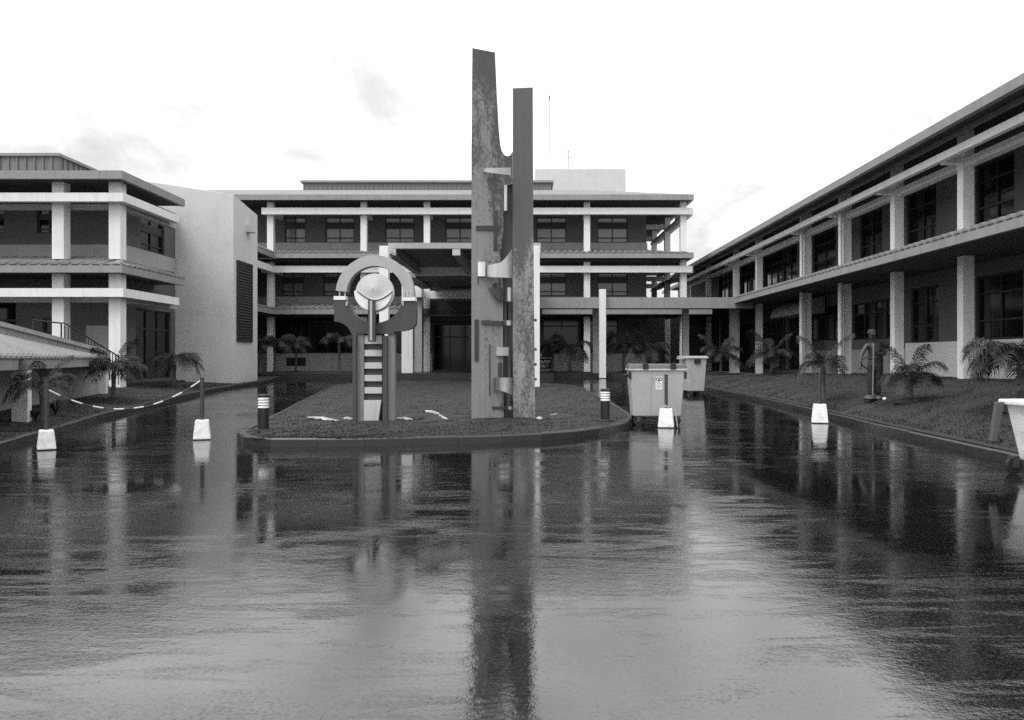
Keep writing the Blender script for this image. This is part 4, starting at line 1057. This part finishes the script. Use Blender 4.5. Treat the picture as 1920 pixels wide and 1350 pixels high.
palm(327, 715, 29.6, 122, 676, 'palm against the blank white tower wall by the dark doorway', 12, zlawn_l, seed=3)
palm(488, 691, 41.9, 76, 648, 'thin palm beside the edge of the blank tower', 10, BEDZ - .03, seed=4)
palm(515, 691, 42.6, 86, 645, 'palm beside the wall vent of the far building', 12, BEDZ - .03, seed=5)
palm(555, 691, 44.0, 80, 648, 'dark palm in front of the black windows just behind the wall vent', 10, BEDZ - .03, seed=15)
palm(636, 693, 43.0, 84, 640, 'slim palm seen under the left arm of the ring sculpture', 11, BEDZ - .03, seed=6)
palm(1036, 697, 44.0, 76, 650, 'dark palm next to the black notice board', 11, BEDZ - .03, seed=7)
palm(1068, 698, 42.6, 100, 655, 'palm between the notice board and the walkway post', 12, BEDZ - .03, seed=8)
palm(1169, 695, 43.6, 86, 648, 'thin dark palm right of the tall walkway post', 11, BEDZ - .03, seed=9)
palm(1212, 698, 42.0, 104, 660, 'wide palm rising behind the lid of the large bin', 13, BEDZ - .03, seed=10)
palm(1352, 700, 39.6, 100, 664, 'palm just beyond the tall pale bin', 12, zlawn_r, seed=11)
palm(1447, 710, 34.6, 112, 668, 'palm on the bank between two colonnade columns and the pale bin', 13, zlawn_r, lean=-.04, seed=12)
palm(1543, 757, 21.4, 118, 682, 'bushy little palm right behind the white block post at the kerb', 14, zlawn_r, seed=13)
palm(1707, 750, 18.4, 138, 706, 'low spreading palm next to the gardener', 14, zlawn_r, seed=14)
palm(1915, 770, 14.6, 235, 676, 'large dense palm behind the white tub', 24, zlawn_r, seed=16)
# low shrubs by the shelter wall
def shrub(name, x, y, Y, n, h, label, zf, seed):
    rnd = random.Random(seed); c = px(x, y, Y); t = thing(name, label, 'plant', (c.x, Y, zf(c.x, Y)), 'low plants by the shelter wall')
    for i in range(n):
        a = 2*math.pi*i/n + rnd.random(); l = h * rnd.uniform(.7, 1.2); d = Vector((math.cos(a), math.sin(a), 0)); s_ = Vector((-d.y, d.x, 0)) * h * .12
        m = MB(); p0 = Vector((0,0,-.02)); p1 = d*l*.35 + Vector((0,0,l*.8)); p2 = d*l*.8 + Vector((0,0,l*.75))
        m.add([p0 - s_*.3, p0 + s_*.3, p1 + s_, p1 - s_, p2], [(0,1,2,3),(3,2,4)]); m.build('leaf', 'shrub_leaf', t, local=True)
    return t
shrub('low_plant', 66, 777, 16.9, 14, .30, 'low dark plant at the foot of the shelter wall near the pillar', zlawn_l, 1)
shrub('low_plant', 104, 762, 18.6, 9, .38, 'low dark plant with upright leaves in the middle of the shelter wall', zlawn_l, 2)

# ------------------------------------------------------------------ sign board, antennas, debris
SG = thing('notice_board', 'black notice board with rows of small white lettering beside the entrance', 'sign', (px(1010, 697, 45).x, 45, BEDZ - .02))
s0, s1 = px(990, 692, 45), px(1038, 653, 45)
part(SG, 'board', 'ink', (s0.x, s1.x, 45, 45.05, s0.z, s1.z))
for x in (s0.x + .2, s1.x - .2): part(SG, 'post', 'iron_dark', (x - .03, x + .03, 45.051, 45.11, BEDZ - .1, s1.z - .05))
rnd = random.Random(3)
for r_, (y, xe) in enumerate(((655.5,1028),(660,1024),(664,1018),(667,1015),(671,1039-2),(677,1034),(680.5,1030),(685,1029),(688,1026))):
    x = 993.0
    while x < xe - 2:
        w = rnd.uniform(2.2, 6.5); w = min(w, xe - x); a = px(x, y + .85, 44.996); c = px(x + w, y - .85, 44.996)
        m = MB(); m.box(a.x, c.x, 44.992, 44.9985, a.z, c.z); m.build('lettering', 'sticker', SG); x += w + 1.6
for nm, x, y0, y1, Y, r_, lab in (('antenna', 1030, 186, 318, 57, .019, 'very tall thin antenna mast on the flat-roofed box'), ('antenna', 1066, 283, 318, 57, .024, 'short antenna mast with cross arms on the flat-roofed box')):
    a = px(x, y0, Y); m = MB(); t = thing(nm, lab, 'antenna', (a.x, Y, 14.7))
    m.tube([(a.x, Y, 14.6), (a.x, Y, a.z)], r_, 6); m.build('mast', 'metal_rib', t)
    if y1 - y0 > 60:
        m = MB(); m.box(a.x - .05, a.x + .05, Y - .05, Y + .05, a.z, a.z + .25); m.build('tip', 'metal_rib', t)
    else:
        for dz in (.0, -.45):
            m = MB(); m.box(a.x - .35, a.x + .35, Y - .02, Y + .02, a.z + dz - .02, a.z + dz + .02); m.build('cross_arm', 'metal_rib', t)
def patch(name, pts, label, matn, up_=.012, cat='sand'):
    m = MB(); vs = []; n = len(pts)
    cxp = sum(p_[0] for p_ in pts)/n; cyp = sum(p_[1] for p_ in pts)/n
    def g3(x, y, dz):
        Y = YS
        for _ in range(6): Y = (CAMZ - zisl((x-CX)/F*Y, Y)) * F / (y - CY)
        X = (x-CX)/F*Y; return (X, Y, zisl(X, Y) + dz)
    vs = [g3(cxp, cyp, up_ + .045)] + [g3(x, y, up_) for x, y in pts]
    m.add(vs, [(0, 1+i, 1+(i+1) % n) for i in range(n)]); o = m.build(name, matn); tag(o, label, cat, kind='stuff')
rnd = random.Random(9)
def blob(x0, x1, y, th, tilt, n=18):
    up_p = []; lo = []
    for i in range(n + 1):
        t = i / n; x = x0 + (x1-x0)*t; e = math.sin(math.pi*t) ** .5 * th
        yy_ = y + tilt*(t-.5); up_p.append((x, yy_ - e*rnd.uniform(.3, 1))); lo.append((x, yy_ + e*rnd.uniform(.3, 1)))
    return up_p + lo[::-1]
for i, a in enumerate(((574,636,786,2.4,7),(640,664,786,1.8,1),(742,775,786,2,2),(796,826,774,3,6),(812,840,782,3.4,9),(1005,1018,785,3,0),(1022,1056,780,2.6,-4))):
    patch('sand_patch', blob(*a), 'pale washed-out sand lying in the grass round the sculptures', 'sand')
for i, a in enumerate(((570,664,785,5,2),(742,884,781,8,0),(1004,1080,781,6,-3),(672,735,786,5,0))):
    patch('soil_patch', blob(*a), 'dark bare soil round the feet of the sculptures', 'soil', .004, 'soil')

# ------------------------------------------------------------------ gardener
GY = 20.0; gx = px(1640, 745, GY).x; gz_ = zlawn_r(gx, GY)
PR = thing('person', 'person in dark trousers and cap working on the bank with a long-shafted trimmer', 'person', (gx, GY, gz_))
def skin(name, verts, edges, radii, matn, sub=2, root=0):
    me = bpy.data.meshes.new(name); me.from_pydata(verts, edges, []); o = bpy.data.objects.new(name, me); COL.objects.link(o); o.parent = PR
    sm = o.modifiers.new('skin', 'SKIN'); sm.use_smooth_shade = True
    for i, r_ in enumerate(radii):
        d = me.skin_vertices[0].data[i]; d.radius = r_ if isinstance(r_, tuple) else (r_, r_)
    me.skin_vertices[0].data[root].use_root = True
    o.modifiers.new('sub', 'SUBSURF').levels = sub; o.modifiers['sub'].render_levels = sub
    me.materials.append(M[matn]); return o
V = []; E = []; RD = []
def jn(p_, r_, prev=None):
    V.append(p_); RD.append(r_); i = len(V) - 1
    if prev is not None: E.append((prev, i))
    return i
pel = jn((.0, .02, .93), (.15, .11)); ab = jn((-.01, .02, 1.08), (.14, .10), pel); ch = jn((-.03, .0, 1.27), (.165, .115), ab)
nb_ = jn((-.06, -.02, 1.42), (.075, .07), ch); nk = jn((-.075, -.04, 1.48), (.052, .055), nb_)
hd = jn((-.09, -.06, 1.57), (.078, .092), nk); ht = jn((-.095, -.05, 1.66), (.078, .09), hd); jn((-.09, -.04, 1.71), (.05, .06), ht)
fc = jn((-.125, -.13, 1.555), (.028, .03), hd)
# image-left arm reaching down to the side
s1_ = jn((-.21, -.04, 1.36), .062, ch); e1 = jn((-.38, -.12, 1.12), .046, s1_); w1 = jn((-.455, -.22, .89), .032, e1); p1 = jn((-.47, -.25, .82), (.038, .02), w1)
for k, (dx, dy, dz) in enumerate(((-.025,-.03,-.08),(-.01,-.045,-.09),(.008,-.05,-.088),(.025,-.045,-.07))):
    a = jn((-.47+dx*.6, -.25+dy*.5, .82+dz*.55), .0095, p1); jn((-.47+dx*.5+.02, -.25+dy*.7, .82+dz), .008, a)
a = jn((-.43, -.265, .83), .011, w1); jn((-.415, -.29, .79), .009, a)
# image-right arm bent across to the shaft
s2 = jn((.13, .02, 1.36), .062, ch); e2 = jn((.27, -.02, 1.13), .048, s2); w2 = jn((-.03, -.24, 1.13), .032, e2); p2 = jn((-.10, -.27, 1.15), (.02, .038), w2)
for k, dz in enumerate((.03, .01, -.012, -.032)):
    a = jn((-.15, -.305, 1.15+dz), .0095, p2); jn((-.165, -.255 - .005*k, 1.15+dz*1.05), .008, a)
a = jn((-.09, -.30, 1.185), .011, w2); jn((-.13, -.315, 1.20), .009, a)
# legs
for sx in (-1, 1):
    hp = jn((.08*sx, .02, .87), .10, pel); kn = jn((.09*sx - .01, -.02 if sx < 0 else .03, .48), .062, hp); an = jn((.10*sx, .03 + .04*sx, .09), .045, kn); jn((.10*sx - .06, -.10 + .04*sx, .045), (.04, .035), an)
body = skin('body', V, E, RD, 'skin')
V = []; E = []; RD = []
pel = jn((.0, .02, .97), (.162, .125)); cr = jn((.0, .02, .85), (.155, .125), pel)
for sx in (-1, 1):
    hp = jn((.085*sx, .02, .76), .105, cr); kn = jn((.095*sx - .01, -.02 if sx < 0 else .03, .48), .088, hp); jn((.105*sx, .03 + .04*sx, .10), .085, kn)
skin('trousers', V, E, RD, 'cloth_dark')
for sx in (-1, 1):
    V = []; E = []; RD = []
    a = jn((.105*sx, .04 + .04*sx, .05), .055); b_ = jn((.105*sx - .05, -.08 + .04*sx, .035), (.05, .036), a); jn((.105*sx - .09, -.17 + .04*sx, .03), (.042, .03), b_)
    skin('boot', V, E, RD, 'rubber', 1)
m = MB(); m.lathe([(.098,1.635),(.104,1.66),(.10,1.70),(.07,1.74),(.0,1.752)], 16, -.095, -.05); cap = m.build('cap', 'cloth_mid', PR, smooth=True, local=True)
m = MB(); m.hexa([(-.17,-.13,1.635),(-.06,-.17,1.635),(-.10,-.27,1.615),(-.19,-.23,1.615),(-.17,-.13,1.65),(-.06,-.17,1.65),(-.10,-.27,1.628),(-.19,-.23,1.628)]); m.build('peak', 'cloth_mid', cap, local=True, bevel=.004)
m = MB(); m.lathe([(.165,1.0),(.168,1.02),(.165,1.04)], 16, 0, .02); m.v = [(x, .02 + (y-.02)*.8, z) for x, y, z in m.v]; m.build('belt', 'rubber', PR, local=True)
TR = thing('grass_trimmer', 'long-shafted grass trimmer held upright by the person on the bank', 'trimmer', (gx - .18, GY - .3, gz_ - .02))
m = MB(); m.tube([(.03,.02,1.42),(.015,.0,.8),(-.01,-.02,.06)], .019, 8); m.build('shaft', 'metal_rib', TR, local=True, smooth=True)
m = MB(); m.tube([(.03,.02,1.15)]+[(-.02 - .26*math.sin(math.pi*t/10), .0+.03*t/10, 1.15 - .42*t/10) for t in range(1, 10)]+[(.015,.0,.72)], .016, 8); m.build('loop_handle', 'rubber', TR, local=True, smooth=True)
m = MB(); m.lathe([(.0,.0),(.13,.01),(.16,.06),(.12,.12),(.03,.15),(.0,.15)], 16, -.07, -.02); m.build('guard', 'pole_dark', TR, local=True, smooth=True)
m = MB(); m.lathe([(.0,.0),(.09,.01),(.11,.06),(.08,.11),(.0,.12)], 14, .13, -.05); m.build('spool_cover', 'pole_dark', TR, local=True, smooth=True)
m = MB(); c = Vector((gx + .05, GY - .42, zlawn_r(gx+.05, GY-.42))); m.lathe([(.0,-.02),(.05,-.01),(.055,.03),(.03,.06),(.0,.065)], 9); m.v = [(x+c.x, y+c.y, z+c.z) for x, y, z in m.v]
tag(m.build('white_stone', 'block_white'), 'small white stone on the grass at the foot of the trimmer', 'stone')
def pile(x, y, Y, w, h, label):
    c = px(x, y, Y); z = zlawn_r(c.x, Y); rnd = random.Random(int(x)); m = MB(); vs = [(c.x, Y, z + h)]; k = 22
    for q, zz in ((.5, .6), (1, -.03)):
        for i in range(k):
            a = 2*math.pi*i/k; r_ = q * w * rnd.uniform(.8, 1.15); vs.append((c.x + r_*math.cos(a), Y + r_*.6*math.sin(a), zlawn_r(c.x + r_*math.cos(a), Y + r_*.6*math.sin(a)) + zz*h*rnd.uniform(.6, 1.2)))
    m.add(vs, [(0, 1+i, 1+(i+1)%k) for i in range(k)] + [(1+i, 1+k+i, 1+k+(i+1)%k, 1+(i+1)%k) for i in range(k)])
    tag(m.build('cuttings_pile', 'soil'), label, 'cuttings')
pile(1612, 760, 18.9, .45, .1, 'low dark heap of cut grass in front of the gardener')
pile(1500, 742, 23.5, .4, .1, 'low dark heap of cut grass behind the kerbside block post')
